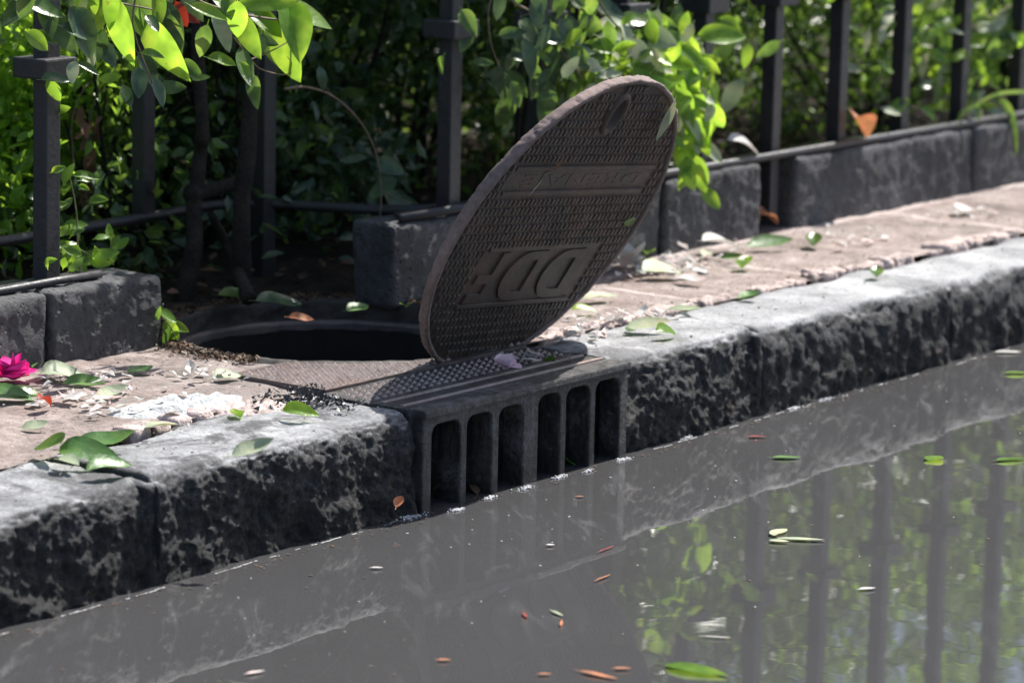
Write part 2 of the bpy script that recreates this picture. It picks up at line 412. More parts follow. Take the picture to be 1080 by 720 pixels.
def soil():
    V = []; F = []; xs = np.concatenate([np.arange(-4, 0, .12), np.arange(0, 1.2, .03), np.arange(1.2, 12, .12)]); ys = np.concatenate([np.arange(.69, 1.2, .03), np.arange(1.2, 9, .09)])
    for x in xs:
        for y in ys:
            V.append((x, y, .163 + max(0, min(.09, (y - .86) * .12)) + .03 * noise.noise(Vector((x*2, y*2, 1)) ) * max(0, min(1, (y-.86)*3)) + .009 * noise.noise(Vector((x*14, y*14, 1))) + .006 * noise.noise(Vector((x*35, y*35, 1)))))
    n = len(ys)
    for i in range(len(xs) - 1):
        for j in range(n - 1): F.append((i*n+j, (i+1)*n+j, (i+1)*n+j+1, i*n+j+1))
    # leave the manhole shaft open
    F = [f for f in F if (sum(V[k][0] for k in f)/4 - HC.x)**2 + (sum(V[k][1] for k in f)/4 - HC.y)**2 > .372**2]
    o = obj('garden_soil', V, F, M['soil'], smooth=True); tag(o, 'dark garden soil behind the iron fence', kind='structure')
soil()

def rim_debris():
    mb = MB(); q = random.Random(6)
    for _ in range(3200):
        a = q.uniform(-.25, 3.4); r = q.gauss(.362, .020); r = max(.334, r); P = Vector((HC.x + r*math.cos(a), HC.y + r*math.sin(a), .180)); t = q.uniform(.002, .008)
        if P.y > .74 and P.x < .17: continue
        V = [P + Vector((q.uniform(-1,1), q.uniform(-1,1), q.uniform(-.6,.8))) * t for _ in range(4)]
        mb.add(V, [(0,1,2),(0,2,3),(0,3,1),(1,3,2)])
    tag(mb.obj('rim_debris', M['litter']), 'crumbs of soil and dead leaf heaped along the far manhole rim', 'debris', kind='stuff')
rim_debris()

# dark shaft below the manhole and the gutter inlet
def shaft():
    mb = MB(); n = 64
    prof = [(.308, .123), (.306, -.40)]
    ring = [[(HC.x + r*math.cos(2*math.pi*i/n), HC.y + r*math.sin(2*math.pi*i/n), z) for i in range(n)] for r, z in prof]
    V = ring[0] + ring[1]
    mb.add(V, [(i, n+i, n+(i+1)%n, (i+1)%n) for i in range(n)])
    mb.add([(.0,.30,-.4),(.61,.30,-.4),(.61,.30,.165),(.0,.30,.165)], [(0,1,2,3)])
    mb.add([(.0,.03,-.4),(.0,.30,-.4),(.0,.30,.165),(.0,.03,.165)], [(0,1,2,3)])
    mb.add([(.61,.03,-.4),(.61,.30,-.4),(.61,.30,.165),(.61,.03,.165)], [(3,2,1,0)])
    o = mb.obj('drain_shaft', M['pit'], smooth=True); tag(o, 'black concrete walls of the drain shaft under the pavement', kind='structure')
shaft()

# ------------------------------------------------------------------ kerb stones
KG = 'kerb stones along the flooded gutter'
kerbs = [(-2.1, -1.374, .170, .010, 'kerb stone entering at the left edge of the photo below the dirt'),
         (-1.37, -.662, .168, .0042, 'rough black kerb stone at the lower left under the cluster of big green leaves'),
         (-.658, -.009, .176, .0042, 'long pitted kerb stone left of the gutter grate with white streaks'),
         (.6095, 1.085, .178, .005, 'kerb stone right of the gutter grate with a smooth pale top'),
         (1.089, 1.838, .176, .008, 'second kerb stone right of the gutter grate, split by a diagonal crack'),
         (1.842, 2.556, .172, .010, 'third kerb stone right of the gutter grate with a chipped shoulder'),
         (2.56, 3.306, .176, .014, 'fourth kerb stone right of the gutter grate near the right edge'),
         (3.31, 4.1, .174, .02, 'kerb stone beyond the right edge of the photo')]
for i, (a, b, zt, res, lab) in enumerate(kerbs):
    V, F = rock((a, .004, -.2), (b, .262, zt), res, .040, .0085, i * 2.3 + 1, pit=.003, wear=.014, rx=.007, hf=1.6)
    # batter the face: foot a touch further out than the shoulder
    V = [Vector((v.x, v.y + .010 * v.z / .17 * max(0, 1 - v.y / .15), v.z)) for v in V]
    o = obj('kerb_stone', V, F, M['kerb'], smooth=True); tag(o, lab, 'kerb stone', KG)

mb = MB()
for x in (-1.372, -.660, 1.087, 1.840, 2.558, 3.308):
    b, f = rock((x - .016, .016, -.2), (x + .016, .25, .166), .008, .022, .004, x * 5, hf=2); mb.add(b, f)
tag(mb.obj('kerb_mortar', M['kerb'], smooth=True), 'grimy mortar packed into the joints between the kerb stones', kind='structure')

# ------------------------------------------------------------------ plinth under the fence
PG = 'stone blocks of the low wall under the fence'
blocks = [(-1.1, -.59, .757, .310, .01, 'stone block at the far left end of the low wall'),
          (-.585, -.135, .757, .310, .007, 'dark stone block in the left wall stretch, under the rod and collared post'),
          (-.130, .160, .757, .309, .004, 'pitted end block of the left wall stretch beside the open manhole'),
          (.765, 1.22, .69, .342, .006, 'wall block in shade behind the raised cover, right of the manhole'),
          (1.226, 1.722, .69, .343, .008, 'wall block mostly hidden behind the raised cover'),
          (1.730, 2.125, .685, .343, .006, 'pitted wall block between the cover and the dark gap in the wall'),
          (2.275, 3.13, .685, .343, .008, 'wall block right of the dark gap with smooth painted face'),
          (3.138, 4.1, .685, .343, .012, 'wall block at the right edge of the photo'),
          (4.108, 5.2, .685, .343, .03, 'far wall block beyond the right edge')]
for i, (a, b, y, zt, res, lab) in enumerate(blocks):
    V, F = rock((a, y, .165 if i == 3 else .10), (b, y + (.145 if i < 3 else .105), zt), res, .016, .0034, i * 1.7 + 3, pit=0, wear=0, hf=1.9)
    o = obj('wall_block', V, F, M['plinth'], smooth=True); tag(o, lab, 'wall block', PG)

# ------------------------------------------------------------------ iron fence
def post(parent, x, y, z0, z1=1.55, collar=True, s=.036, tilt=0, zc=0):
    mb = MB().cbox((x - s/2, y - s/2, z0), (x + s/2, y + s/2, z1), .003)
    if tilt: mb.V = [(v[0] + (v[2] - z0) * tilt, v[1], v[2]) for v in mb.V]
    p = mb.obj('post', M['fence'], parent)
    if collar:
        c = .042; MB().cbox((x - c, y - c, .700 + zc), (x + c, y + c, .738 + zc), .004).obj('collar', M['fence'], p)
    return p
fr = thing('iron_fence', 'black iron fence with collared square posts on the wall right of the manhole', 'fence', (2.5, .73, .343))
for x in (1.0, 1.31, 1.62, 1.935, 2.232, 2.53, 2.83, 3.13, 3.44, 3.75, 4.06, 4.4):
    post(fr, x, .735, .20 if x == 2.232 else .345)
MB().tube([(.80, .70, .352), (1.2, .70, .353), (1.9, .70, .352), (2.6, .70, .352), (5.2, .70, .352)], .0095, 8).obj('bottom_rail', M['fence'], fr, smooth=True)
MB().cbox((.85, .715, .3445), (5.2, .76, .352), .002).obj('base_strip', M['fence'], fr)
MB().cbox((.9, .7275, 1.40), (5.2, .7425, 1.43), .003).obj('top_rail', M['fence'], fr)

fl = thing('iron_fence', 'black iron fence stretch with one collared post on the left wall block', 'fence', (-.3, .79, .345))
post(fl, -.035, .865, .309, tilt=.01, zc=-.018); post(fl, -.35, .865, .309, zc=-.018)
MB().tube([at_z(-160, 331, .318), at_z(0, 307, .318), at_z(60, 296, .319), at_z(106, 289, .320)], .0075, 8).obj('bottom_rod', M['fence'], fl, smooth=True)
MB().cbox((-1.1, .845, .3105), (-.10, .885, .316), .002).obj('base_strip', M['fence'], fl)
MB().cbox((-1.1, .8575, 1.40), (-.0, .8725, 1.43), .003).obj('top_rail', M['fence'], fl)

fd = thing('iron_fence', 'recessed fence stretch in shade, stepping back round the open manhole', 'fence', (.4, 1.13, .2))
MB().tube(spline([(-1.0, 1.08, .335), (.1, 1.12, .337), (.51, 1.137, .337), (.74, 1.15, .338), (.86, 1.08, .335), (.94, .87, .337), (.99, .76, .345)], 5), .011, 8).obj('bottom_rail', M['fence'], fd, smooth=True)
post(fd, .53, 1.15, .337, collar=False, s=.034); post(fd, .84, 1.10, .18, collar=False, s=.038)
post(fd, .0, 1.14, .337, collar=False, s=.04)

# ------------------------------------------------------------------ manhole frame
def lathe(prof, cx, cy, n=96, jitter=0):
    V = []; F = []
    for k, (r, z) in enumerate(prof):
        for i in range(n):
            a = 2*math.pi*i/n; j = jitter * noise.noise(Vector((math.cos(a)*6, math.sin(a)*6, k))) if jitter else 0
            V.append((cx + (r + j) * math.cos(a), cy + (r + j) * math.sin(a), z + j * .5))
    for k in range(len(prof) - 1):
        for i in range(n): F.append((k*n+i, k*n+(i+1)%n, (k+1)*n+(i+1)%n, (k+1)*n+i))
    return V, F
mf = thing('manhole', 'open round manhole frame with a checkered iron apron beside the grate', 'manhole', (HC.x, HC.y, .15))
V, F = lathe([(.392,.150), (.372,.166), (.350,.177), (.346,.180), (.334,.180), (.331,.177), (.329,.168), (.330,.159), (.328,.150), (.329,.142), (.326,.134), (.308,.131), (.306,.122)], HC.x, HC.y, 200, .004)
V = [(HC.x + (x-HC.x)*(1 + .016*noise.noise(Vector((x*45, y*45, z*90)))), HC.y + (y-HC.y)*(1 + .016*noise.noise(Vector((x*45, y*45, z*90)))), z + .003 * noise.noise(Vector((x*40, y*40, z*20)))) for x, y, z in V]
obj('ring', V, F, M['ring'], mf, smooth=True)
V, F = lathe([(.327,.1325), (.3245,.139), (.3165,.1395), (.3145,.1315)], HC.x, HC.y, 200, .002)
obj('seat', V, F, M['plate'], mf, smooth=True)  # paler iron paints in the lit lip of the seat
def apron():
    mb = MB(); x0, x1, y0, z = .02, .609, .238, .1795
    n = 40; inner = []
    for i in range(n + 1):
        x = x0 + (x1 - x0) * i / n; dx = x - HC.x
        yy = HC.y - math.sqrt(max(0, .351**2 - dx*dx)) if abs(dx) < .351 else HC.y
        inner.append((x, min(yy, .46)))
    V = []; F = []
    for (x, y) in inner: V += [(x, y0, z), (x, y, z), (x, y0, z - .03), (x, y, z - .03)]
    for i in range(n):
        a = 4*i; b = a + 4; F += [(a, b, b+1, a+1), (a+2, b+2, b, a), (a+1, b+1, b+3, a+3)]
    F += [(0, 1, 3, 2), (4*n, 4*n+2, 4*n+3, 4*n+1)]
    mb.add(V, F); p = mb.obj('apron_plate', M['plate'], mf)
    st = MB(); g = .0215
    for i in range(60):
        for j in range(40):
            x = -.02 + i * g + (j % 2) * g / 2; y = .20 + j * g * .62
            d = math.hypot(x - HC.x, y - HC.y)
            okp = (.03 < x < .61 and .246 < y < .45 and d > .357)
            if okp:
                zz = z
                a, b = .0082, .0050
                st.add([(x-a,y,zz),(x,y-b,zz),(x+a,y,zz),(x,y+b,zz),(x,y,zz+.0062)], [(0,1,4),(1,2,4),(2,3,4),(3,0,4)])
    so_ = st.obj('checker_studs', M['stud'], p); so_['kind'] = 'stuff'
apron()

# ------------------------------------------------------------------ gutter grate
gr = thing('gutter_grate', 'cast iron kerb inlet with six upright slots standing in the water', 'drain grate', (.3, .05, -.1))
def arch(x0, x1, zt, zb=-.1):
    r = (x1 - x0) / 2 * .92; cx = (x0 + x1) / 2; P = [(x0, zb), (x1, zb)]
    rr = min(r, .019)
    for k in range(7): a = math.pi/2 * k / 6; P.append((x1 - rr + rr * math.cos(a), zt - rr + rr * math.sin(a)))
    for k in range(7): a = math.pi/2 + math.pi/2 * k / 6; P.append((x0 + rr + rr * math.cos(a), zt - rr + rr * math.sin(a)))
    return P
OP = [(.020, .100), (.119, .191), (.211, .283), (.328, .394), (.413, .485), (.504, .580)]
def plate_with_holes(outer, holes, depth, bev=.0035):
    bm = bmesh.new(); E = []
    for loop in [outer] + holes:
        vs = [bm.verts.new((x, 0, z)) for x, z in loop]
        E += [bm.edges.new((vs[i], vs[(i+1) % len(vs)])) for i in range(len(vs))]
    bmesh.ops.triangle_fill(bm, use_beauty=True, edges=E, use_dissolve=False)
    ret = bmesh.ops.extrude_face_region(bm, geom=bm.faces[:])
    for v in [g for g in ret['geom'] if isinstance(g, bmesh.types.BMVert)]: v.co.y += depth
    bmesh.ops.recalc_face_normals(bm, faces=bm.faces)
    ee = [e for e in bm.edges if abs(e.verts[0].co.y) < 1e-6 and abs(e.verts[1].co.y) < 1e-6 and len(e.link_faces) == 2 and any(abs(f.normal.y) < .5 for f in e.link_faces)]
    bmesh.ops.bevel(bm, geom=ee, offset=bev, segments=2, affect='EDGES', profile=.5)
    return bm
outer = [(-.006, -.12), (.606, -.12), (.606, .168), (-.006, .168)]
bm = plate_with_holes(outer, [arch(a, b, .150 + .004 * (i > 2), -.1) for i, (a, b) in enumerate(OP)], .045)
mb = MB().bm(bm)
mb.V = [(x, y + .0, z) for x, y, z in mb.V]
mb.obj('front_frame', M['grate'], gr)
# stiffening webs behind the slots, seen through them
wb = MB()
for (a, b), (c, d) in zip(OP[:-1], OP[1:]):
    wb.box((b + .002, .046, -.1), (c - .002, .10, .150))
wb.obj('webs', M['grate'], gr)
tp = MB(); tp.cbox((-.0075, -.006, .164), (.6075, .034, .1800), .004)
tp.cbox((-.006, .037, .158), (.606, .118, .1775), .003)
tp.cbox((-.006, .122, .158), (.606, .232, .1770), .003)
top = tp.obj('top_plate', M['grate'], gr)
sl = MB()
for y in (.050, .094): sl.cbox((.004, y, .177), (.596, y + .009, .1815), .002)
for i in range(27):
    for j in range(5):
        x, y = .012 + i * .0217 + (j % 2) * .0105, .134 + j * .019; a, b = .0080, .0052
        if x < .59: sl.add([(x-a,y,.1765),(x,y-b,.1765),(x+a,y,.1765),(x,y+b,.1765),(x,y,.1825)], [(0,1,4),(1,2,4),(2,3,4),(3,0,4)])
so_ = sl.obj('raised_tread', M['stud'], top); so_['kind'] = 'stuff'
sd_ = MB().cbox((-.0055, .0455, -.12), (.006, .235, .157), .002); sd_.obj('side_cheek', M['grate'], gr)
MB().cbox((.594, .0455, -.12), (.6055, .235, .157), .002).obj('side_cheek', M['grate'], gr)

# ------------------------------------------------------------------ the raised manhole cover
tilt = math.radians(30.2); azc = math.radians(2.2)
cn = Vector((math.sin(azc)*math.cos(tilt), -math.cos(azc)*math.cos(tilt), -math.sin(tilt)))
u0 = Vector((math.cos(azc), math.sin(azc), 0)); v0 = cn.cross(u0).normalized()
if v0.z < 0: v0 = -v0
ra = math.radians(-6.2)
cu = (u0 * math.cos(ra) + v0 * math.sin(ra)); cv = (v0 * math.cos(ra) - u0 * math.sin(ra))
CC = Vector((.515, .110, .427)); RC = .325
cov = thing('manhole_cover', 'round brown cast iron manhole cover propped open, leaning over the grate', 'manhole cover', CC)
mm = Matrix((cu, cv, cu.cross(cv))).transposed().to_4x4(); mm.translation = CC
if cu.cross(cv).dot(cn) < 0: raise RuntimeError('flip')
cov.matrix_world = mm
def cover_body():
    T = .022; n = 128; bm = bmesh.new(); E = []
    hx, hy = -.024, .250
    hole = [(hx + .017*math.cos(2*math.pi*i/24), hy + .032*math.sin(2*math.pi*i/24)) for i in range(24)]
    out = []
    for i in range(n):
        a = 2*math.pi*i/n; r = RC - .004 + .0016 * noise.noise(Vector((math.cos(a)*9, math.sin(a)*9, 0))); out.append((r*math.cos(a), r*math.sin(a)))
    for L in (out, hole):
        vs = [bm.verts.new((x, y, -.006)) for x, y in L]; E += [bm.edges.new((vs[i], vs[(i+1) % len(vs)])) for i in range(len(vs))]
    bmesh.ops.triangle_fill(bm, use_beauty=True, edges=E, use_dissolve=False)
    ret = bmesh.ops.extrude_face_region(bm, geom=bm.faces[:])
    for v in [g for g in ret['geom'] if isinstance(g, bmesh.types.BMVert)]: v.co.z -= T - .006
    bmesh.ops.recalc_face_normals(bm, faces=bm.faces)
    MB().bm(bm).obj('plate', M['cover'], cov, local=True)
    # rim: a lumpy, rusty band
    V = []; F = []; prof = [(-.0045, -.0062), (-.0040, -.0008), (-.0012, .0), (.0006, -.003), (.0012, -.007), (.0, -.013), (-.001, -.020), (-.005, -.023), (-.016, -.0225)]
    n = 420; K = len(prof)
    for i in range(n):
        a = 2*math.pi*i/n
        for k, (dr, z) in enumerate(prof):
            j = .0030 * noise.noise(Vector((math.cos(a)*11, math.sin(a)*16, k*.7))) + .0030 * noise.noise(Vector((math.cos(a)*50, math.sin(a)*70, k*1.9)))
            if k in (0, 1, K-1): j *= .3
            r = RC + dr + j - (.0 if k > 1 else .004); V.append((r*math.cos(a), r*math.sin(a), z))
    for i in range(n):
        for k in range(K - 1): F.append((i*K+k, i*K+k+1, ((i+1)%n)*K+k+1, ((i+1)%n)*K+k))
    obj('rim', V, F, M['rim'], cov, smooth=True, local=True)
    # raised studs in rows, leaving the lettered panel, the band and the pick hole plain
    st = MB(); gx, gy = .0148, .0190; pan = (-.178, .218, -.180, -.042); band = (-.256, .250, .074, .136)
    for j in range(-17, 18):
        for i in range(-22, 23):
            x, y = i * gx, j * gy; 
            if math.hypot(abs(x) + gx*.4, abs(y) + gy*.4) > RC - .010: continue
            if pan[0]-.008 < x < pan[1]+.008 and pan[2]-.004 < y < pan[3]+.004: continue
            if band[0]-.008 < x < band[1]+.008 and band[2]-.004 < y < band[3]+.004: continue
            if ((x-hx)/.037)**2 + ((y-hy)/.051)**2 < 1: continue
            a, b, h = gx*.37 * random.uniform(.9, 1.05), gy*.385 * random.uniform(.9, 1.05), random.uniform(.0034, .0052); c = .0016
            V = [(x-a,y-b,-.0061),(x+a,y-b,-.0061),(x+a,y+b,-.0061),(x-a,y+b,-.0061),(x-a+c,y-b+c,-.006+h),(x+a-c,y-b+c,-.006+h),(x+a-c,y+b-c,-.006+h),(x-a+c,y+b-c,-.006+h)]
            st.add(V, [(4,5,6,7),(0,1,5,4),(1,2,6,5),(2,3,7,6),(3,0,4,7)])
    st.obj('studs', M['cover'], cov, local=True)
    # plain panel frames
    pf = MB()
    def frame(x0, x1, y0, y1, wd=.010, zt=-.0012):
        pf.cbox((x0, y0, -.008), (x1, y0 + wd, zt), .0018); pf.cbox((x0, y1 - wd, -.008), (x1, y1, zt), .0018)
    frame(*pan); frame(*band, wd=.008)
    pr = pf.obj('panel_frame', M['cover'], cov, local=True)
    # ring round the pick hole
    V = []; F = []; n = 32; prof = [(1.0, -.0212), (1.0, -.001), (1.3, .0022), (1.75, .0005), (1.9, -.0062)]
    for i in range(n):
        a = 2*math.pi*i/n
        for s, z in prof: V.append((hx + (.017 + (s-1)*.014)*math.cos(a), hy + (.032 + (s-1)*.015)*math.sin(a), z))
    K = len(prof)
    for i in range(n):
        for k in range(K-1): F.append((i*K+k, ((i+1)%n)*K+k, ((i+1)%n)*K+k+1, i*K+k+1))
    obj('pick_hole_ring', V, F, M['cover'], cov, smooth=True, local=True)
    # letters, upside down as the cover stands
    def letters(text, width, height, cx, cy, depth, bold, name, parent, zt):
        cu_ = bpy.data.curves.new('t', 'FONT'); cu_.body = text; cu_.size = 1; cu_.extrude = .5; cu_.offset = bold; cu_.space_character = 1.12
        to = bpy.data.objects.new('t', cu_); COL.objects.link(to); bpy.context.view_layer.update()
        me = bpy.data.meshes.new_from_object(to.evaluated_get(bpy.context.evaluated_depsgraph_get()))
        V = np.array([v.co[:] for v in me.vertices]); F = [list(p.vertices) for p in me.polygons]
        bpy.data.objects.remove(to); bpy.data.curves.remove(cu_); bpy.data.meshes.remove(me)
        lo, hi = V.min(0), V.max(0); V = (V - (lo + hi) / 2) / (hi - lo)
        V = np.c_[-V[:, 0] * width + cx, -V[:, 1] * height + cy, V[:, 2] * depth + zt - depth / 2]
        obj(name, V, F, M['cover'], parent, local=True)
    letters('DDF', .345, .112, .006, -.111, .006, .020, 'lettering', cov, -.0018)
    letters('DRENAJE', .42, .034, .005, .1075, .003, .012, 'small_lettering', cov, -.0052)
    # back ribs
    rb = MB()
    for a in range(0, 180, 45):
        c, s = math.cos(math.radians(a)), math.sin(math.radians(a)); L, wd = .285, .006
        P = [(-L*c - wd*s, -L*s + wd*c), (-L*c + wd*s, -L*s - wd*c), (L*c + wd*s, L*s - wd*c), (L*c - wd*s, L*s + wd*c)]
        rb.add([(x, y, -.0225 - .0002*a/45) for x, y in P] + [(x, y, -.040 - .0003*a/45) for x, y in P], [(0,1,2,3),(7,6,5,4),(0,4,5,1),(1,5,6,2),(2,6,7,3),(3,7,4,0)])
    rb.obj('back_ribs', M['cover'], cov, local=True)
cover_body()

# ------------------------------------------------------------------ leaves
def leaf_mesh(p, d, nrm, L, W=None, curl=.15, fold=.2, seg=6, stalk=True, wob=0):
    """one curved, folded, pointed leaf from base p along d"""
    d = Vector(d).normalized(); nrm = Vector(nrm); sd = d.cross(nrm).normalized(); nn = sd.cross(d).normalized(); W = W or L * .5
    V = []; F = []; p = Vector(p)
    for i in range(seg + 1):
        t = i / seg; wdt = W / 2 * (math.sin(math.pi * min(1, t ** .8 * .97 + .03)) ** .75) * (1 if t < 1 else 0)
        c = p + d * (L * t) + nn * (-curl * L * t * t + wob * L * math.sin(t * 7))
        e = fold * wdt
        w2 = wob * L * .5 * math.sin(t * 9 + 1)
        V += [c - sd * wdt + nn * (e + w2), c, c + sd * wdt + nn * (e - w2)]
    for i in range(seg):
        a = 3*i; F += [(a, a+1, a+4, a+3), (a+1, a+2, a+5, a+4)]
    if stalk:
        k = len(V); q = p - d * L * .18; V += [q + sd*.0006, q - sd*.0006, p + sd*.0009, p - sd*.0009]; F.append((k, k+1, k+3, k+2))
    return V, F
def wdir(ang, depth=0.0):
    a = math.radians(ang); return (CR * math.cos(a) + CU * math.sin(a) + CF * depth).normalized()

def foliage(name, centers, n, L, mat, parent, up=.5, wid=.5, shell=.0, seed=1):
    """n small leaves in ellipsoidal clumps [(c, radii)], each a folded 4-face leaf"""
    rg = np.random.RandomState(seed)
    vol = np.array([c[1][0]*c[1][1]*c[1][2] for c in centers]); pick = rg.choice(len(centers), n, p=vol/vol.sum())
    C = np.array([c[0] for c in centers])[pick]; Rr = np.array([c[1] for c in centers])[pick]
    q = rg.normal(size=(n, 3)); q /= np.linalg.norm(q, axis=1)[:, None]
    rad = rg.uniform(shell, 1, n) ** (1/2.2); P = C + q * Rr * rad[:, None]
    # cluster leaves on twigs: snap toward coarse noise points
    K = max(8, n // 9); tw = P[rg.choice(n, K)]; own = rg.randint(0, K, n)
    P = tw[own] + rg.normal(size=(n, 3)) * L * 1.1
    d = rg.normal(size=(n, 3)) + q * .6; d[:, 2] -= .25; d /= np.linalg.norm(d, axis=1)[:, None]
    nm = rg.normal(size=(n, 3)) * .75; nm[:, 2] += up * 1.6; s = np.cross(d, nm); s /= np.linalg.norm(s, axis=1)[:, None]; nn = np.cross(s, d)
    l = (L * rg.uniform(.6, 1.35, n))[:, None]; w = l * wid / 2
    A = P; B = P + d*l*.35 - s*w + nn*w*.3; Cc = P + d*l*.35 + s*w + nn*w*.3; D = P + d*l*.45 - nn*l*.03; E = P + d*l*.72 - s*w*.7 + nn*w*.15; Fv = P + d*l*.72 + s*w*.7 + nn*w*.15; G = P + d*l - nn*l*.12
    V = np.stack([A, B, Cc, D, E, Fv, G], 1).reshape(-1, 3); b = (np.arange(n) * 7)[:, None]
    quads = np.concatenate([b + np.array([[0, 3, 3, 1]])], 0)
    Fq = np.concatenate([b + np.array([0,1,3]), b + np.array([0,3,2]), b + np.array([1,4,3]), b + np.array([2,3,5]), b + np.array([3,4,6]), b + np.array([3,6,5])], 0)
    return obj(name, V, Fq, mat, parent)

# shrubs: (label, x, y, base z, list of clumps, leaf count, leaf size, material)
def stems(parent, base, tops, r=.009, mat=None, name='stems'):
    mb = MB()
    for t in tops:
        b = Vector(base) + Vector((random.uniform(-.03,.03), random.uniform(-.03,.03), 0)); t = Vector(t)
        mid = (b + t) / 2 + Vector((random.uniform(-.08,.08), random.uniform(-.08,.08), random.uniform(-.02,.08)))
        mb.tube(spline([b, mid, t], 6), r, 6, r * .35)
    return mb.obj(name, mat or M['bark'], parent, smooth=True)
SG = 'shrubs behind the iron fence'
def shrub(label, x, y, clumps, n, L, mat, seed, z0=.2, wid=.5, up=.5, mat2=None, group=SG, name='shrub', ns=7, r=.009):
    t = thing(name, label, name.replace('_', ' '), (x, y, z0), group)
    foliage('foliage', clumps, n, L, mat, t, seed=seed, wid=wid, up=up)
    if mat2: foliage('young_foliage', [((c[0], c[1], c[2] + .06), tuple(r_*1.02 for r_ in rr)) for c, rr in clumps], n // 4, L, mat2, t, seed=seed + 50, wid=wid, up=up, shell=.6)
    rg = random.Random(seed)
    stems(t, (x, y, z0 - .02), [tuple(c[k] + rg.uniform(-.6, .6) * rr[k] for k in range(3)) for c, rr in (clumps * 4)[:ns]], r)
    return t
# right hand background just behind the bars
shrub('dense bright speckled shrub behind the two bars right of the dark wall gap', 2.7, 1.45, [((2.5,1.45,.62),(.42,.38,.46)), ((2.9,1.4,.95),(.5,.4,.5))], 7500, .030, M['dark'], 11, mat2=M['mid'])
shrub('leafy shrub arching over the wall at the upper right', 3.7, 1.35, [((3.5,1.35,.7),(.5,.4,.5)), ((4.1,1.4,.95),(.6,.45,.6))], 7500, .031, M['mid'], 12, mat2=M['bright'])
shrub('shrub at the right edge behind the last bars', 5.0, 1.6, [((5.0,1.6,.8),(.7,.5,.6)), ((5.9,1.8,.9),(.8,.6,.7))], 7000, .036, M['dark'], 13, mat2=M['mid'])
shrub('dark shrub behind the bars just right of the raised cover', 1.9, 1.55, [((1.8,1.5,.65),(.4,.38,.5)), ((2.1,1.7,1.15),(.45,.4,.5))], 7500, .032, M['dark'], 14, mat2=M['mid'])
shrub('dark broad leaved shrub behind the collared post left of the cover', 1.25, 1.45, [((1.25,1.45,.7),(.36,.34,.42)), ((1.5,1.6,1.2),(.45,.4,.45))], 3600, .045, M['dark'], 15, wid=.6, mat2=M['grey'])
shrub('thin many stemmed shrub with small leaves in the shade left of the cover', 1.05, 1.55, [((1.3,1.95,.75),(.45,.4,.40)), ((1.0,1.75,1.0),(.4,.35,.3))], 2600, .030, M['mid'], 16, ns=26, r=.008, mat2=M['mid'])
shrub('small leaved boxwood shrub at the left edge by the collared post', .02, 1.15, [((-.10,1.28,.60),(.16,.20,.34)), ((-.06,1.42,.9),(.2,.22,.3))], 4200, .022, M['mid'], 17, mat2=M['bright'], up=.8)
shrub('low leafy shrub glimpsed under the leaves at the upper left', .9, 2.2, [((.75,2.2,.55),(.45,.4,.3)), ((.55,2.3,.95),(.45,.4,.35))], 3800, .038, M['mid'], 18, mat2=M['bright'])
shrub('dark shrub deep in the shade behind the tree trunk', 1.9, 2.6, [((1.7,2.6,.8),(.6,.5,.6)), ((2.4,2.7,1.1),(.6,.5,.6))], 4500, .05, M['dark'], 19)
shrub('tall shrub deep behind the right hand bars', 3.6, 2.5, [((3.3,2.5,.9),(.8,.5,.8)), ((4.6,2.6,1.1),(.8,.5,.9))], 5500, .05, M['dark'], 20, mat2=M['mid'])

shrub('unseen mass of climber foliage added over the fence to cast shade', 1.9, 1.0, [((2.0,1.08,1.42),(.60,.24,.28)), ((2.6,1.2,1.6),(.5,.3,.25))], 4200, .06, M['dark'], 23, z0=.2, mat2=M['mid'], ns=5)  # foliage added out of view as a shade caster for the wall below
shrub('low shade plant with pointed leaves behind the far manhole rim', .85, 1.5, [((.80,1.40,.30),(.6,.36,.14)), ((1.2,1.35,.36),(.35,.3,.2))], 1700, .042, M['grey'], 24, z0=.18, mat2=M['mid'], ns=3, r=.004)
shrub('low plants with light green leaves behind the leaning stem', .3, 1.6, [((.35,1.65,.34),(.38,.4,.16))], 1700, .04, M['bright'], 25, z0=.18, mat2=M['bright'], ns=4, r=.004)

shrub('unseen climber mass added above the manhole to shade its far rim', 1.5, .95, [((1.55,.93,1.38),(.60,.19,.28)), ((2.2,.95,1.55),(.4,.16,.2))], 3600, .06, M['dark'], 26, z0=.2, mat2=M['mid'], ns=4)  # unseen foliage added to throw the manhole rim into shade
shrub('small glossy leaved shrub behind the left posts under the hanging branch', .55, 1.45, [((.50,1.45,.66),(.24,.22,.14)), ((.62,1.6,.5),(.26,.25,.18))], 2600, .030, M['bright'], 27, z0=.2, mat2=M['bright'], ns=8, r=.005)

# the hedge closing the view
hd = foliage('hedge', [((x, 4.1 + .2*math.sin(x*3), 2.0), (.9, .5, 2.3)) for x in np.arange(-1, 14, .8)], 34000, .08, M['mid'], None, seed=31)
tag(hd, 'dark clipped hedge closing the garden behind all the shrubs', 'hedge')
core = MB().cbox((-3, 4.6, .1), (15, 4.9, 2.9), .05).obj('hedge_core', M['pit'], None)  # plain dark block, the unseen core backing the hedge
core.name = 'hedge_backing'; tag(core, 'dark core block behind the hedge, unseen among the leaves', 'hedge core')

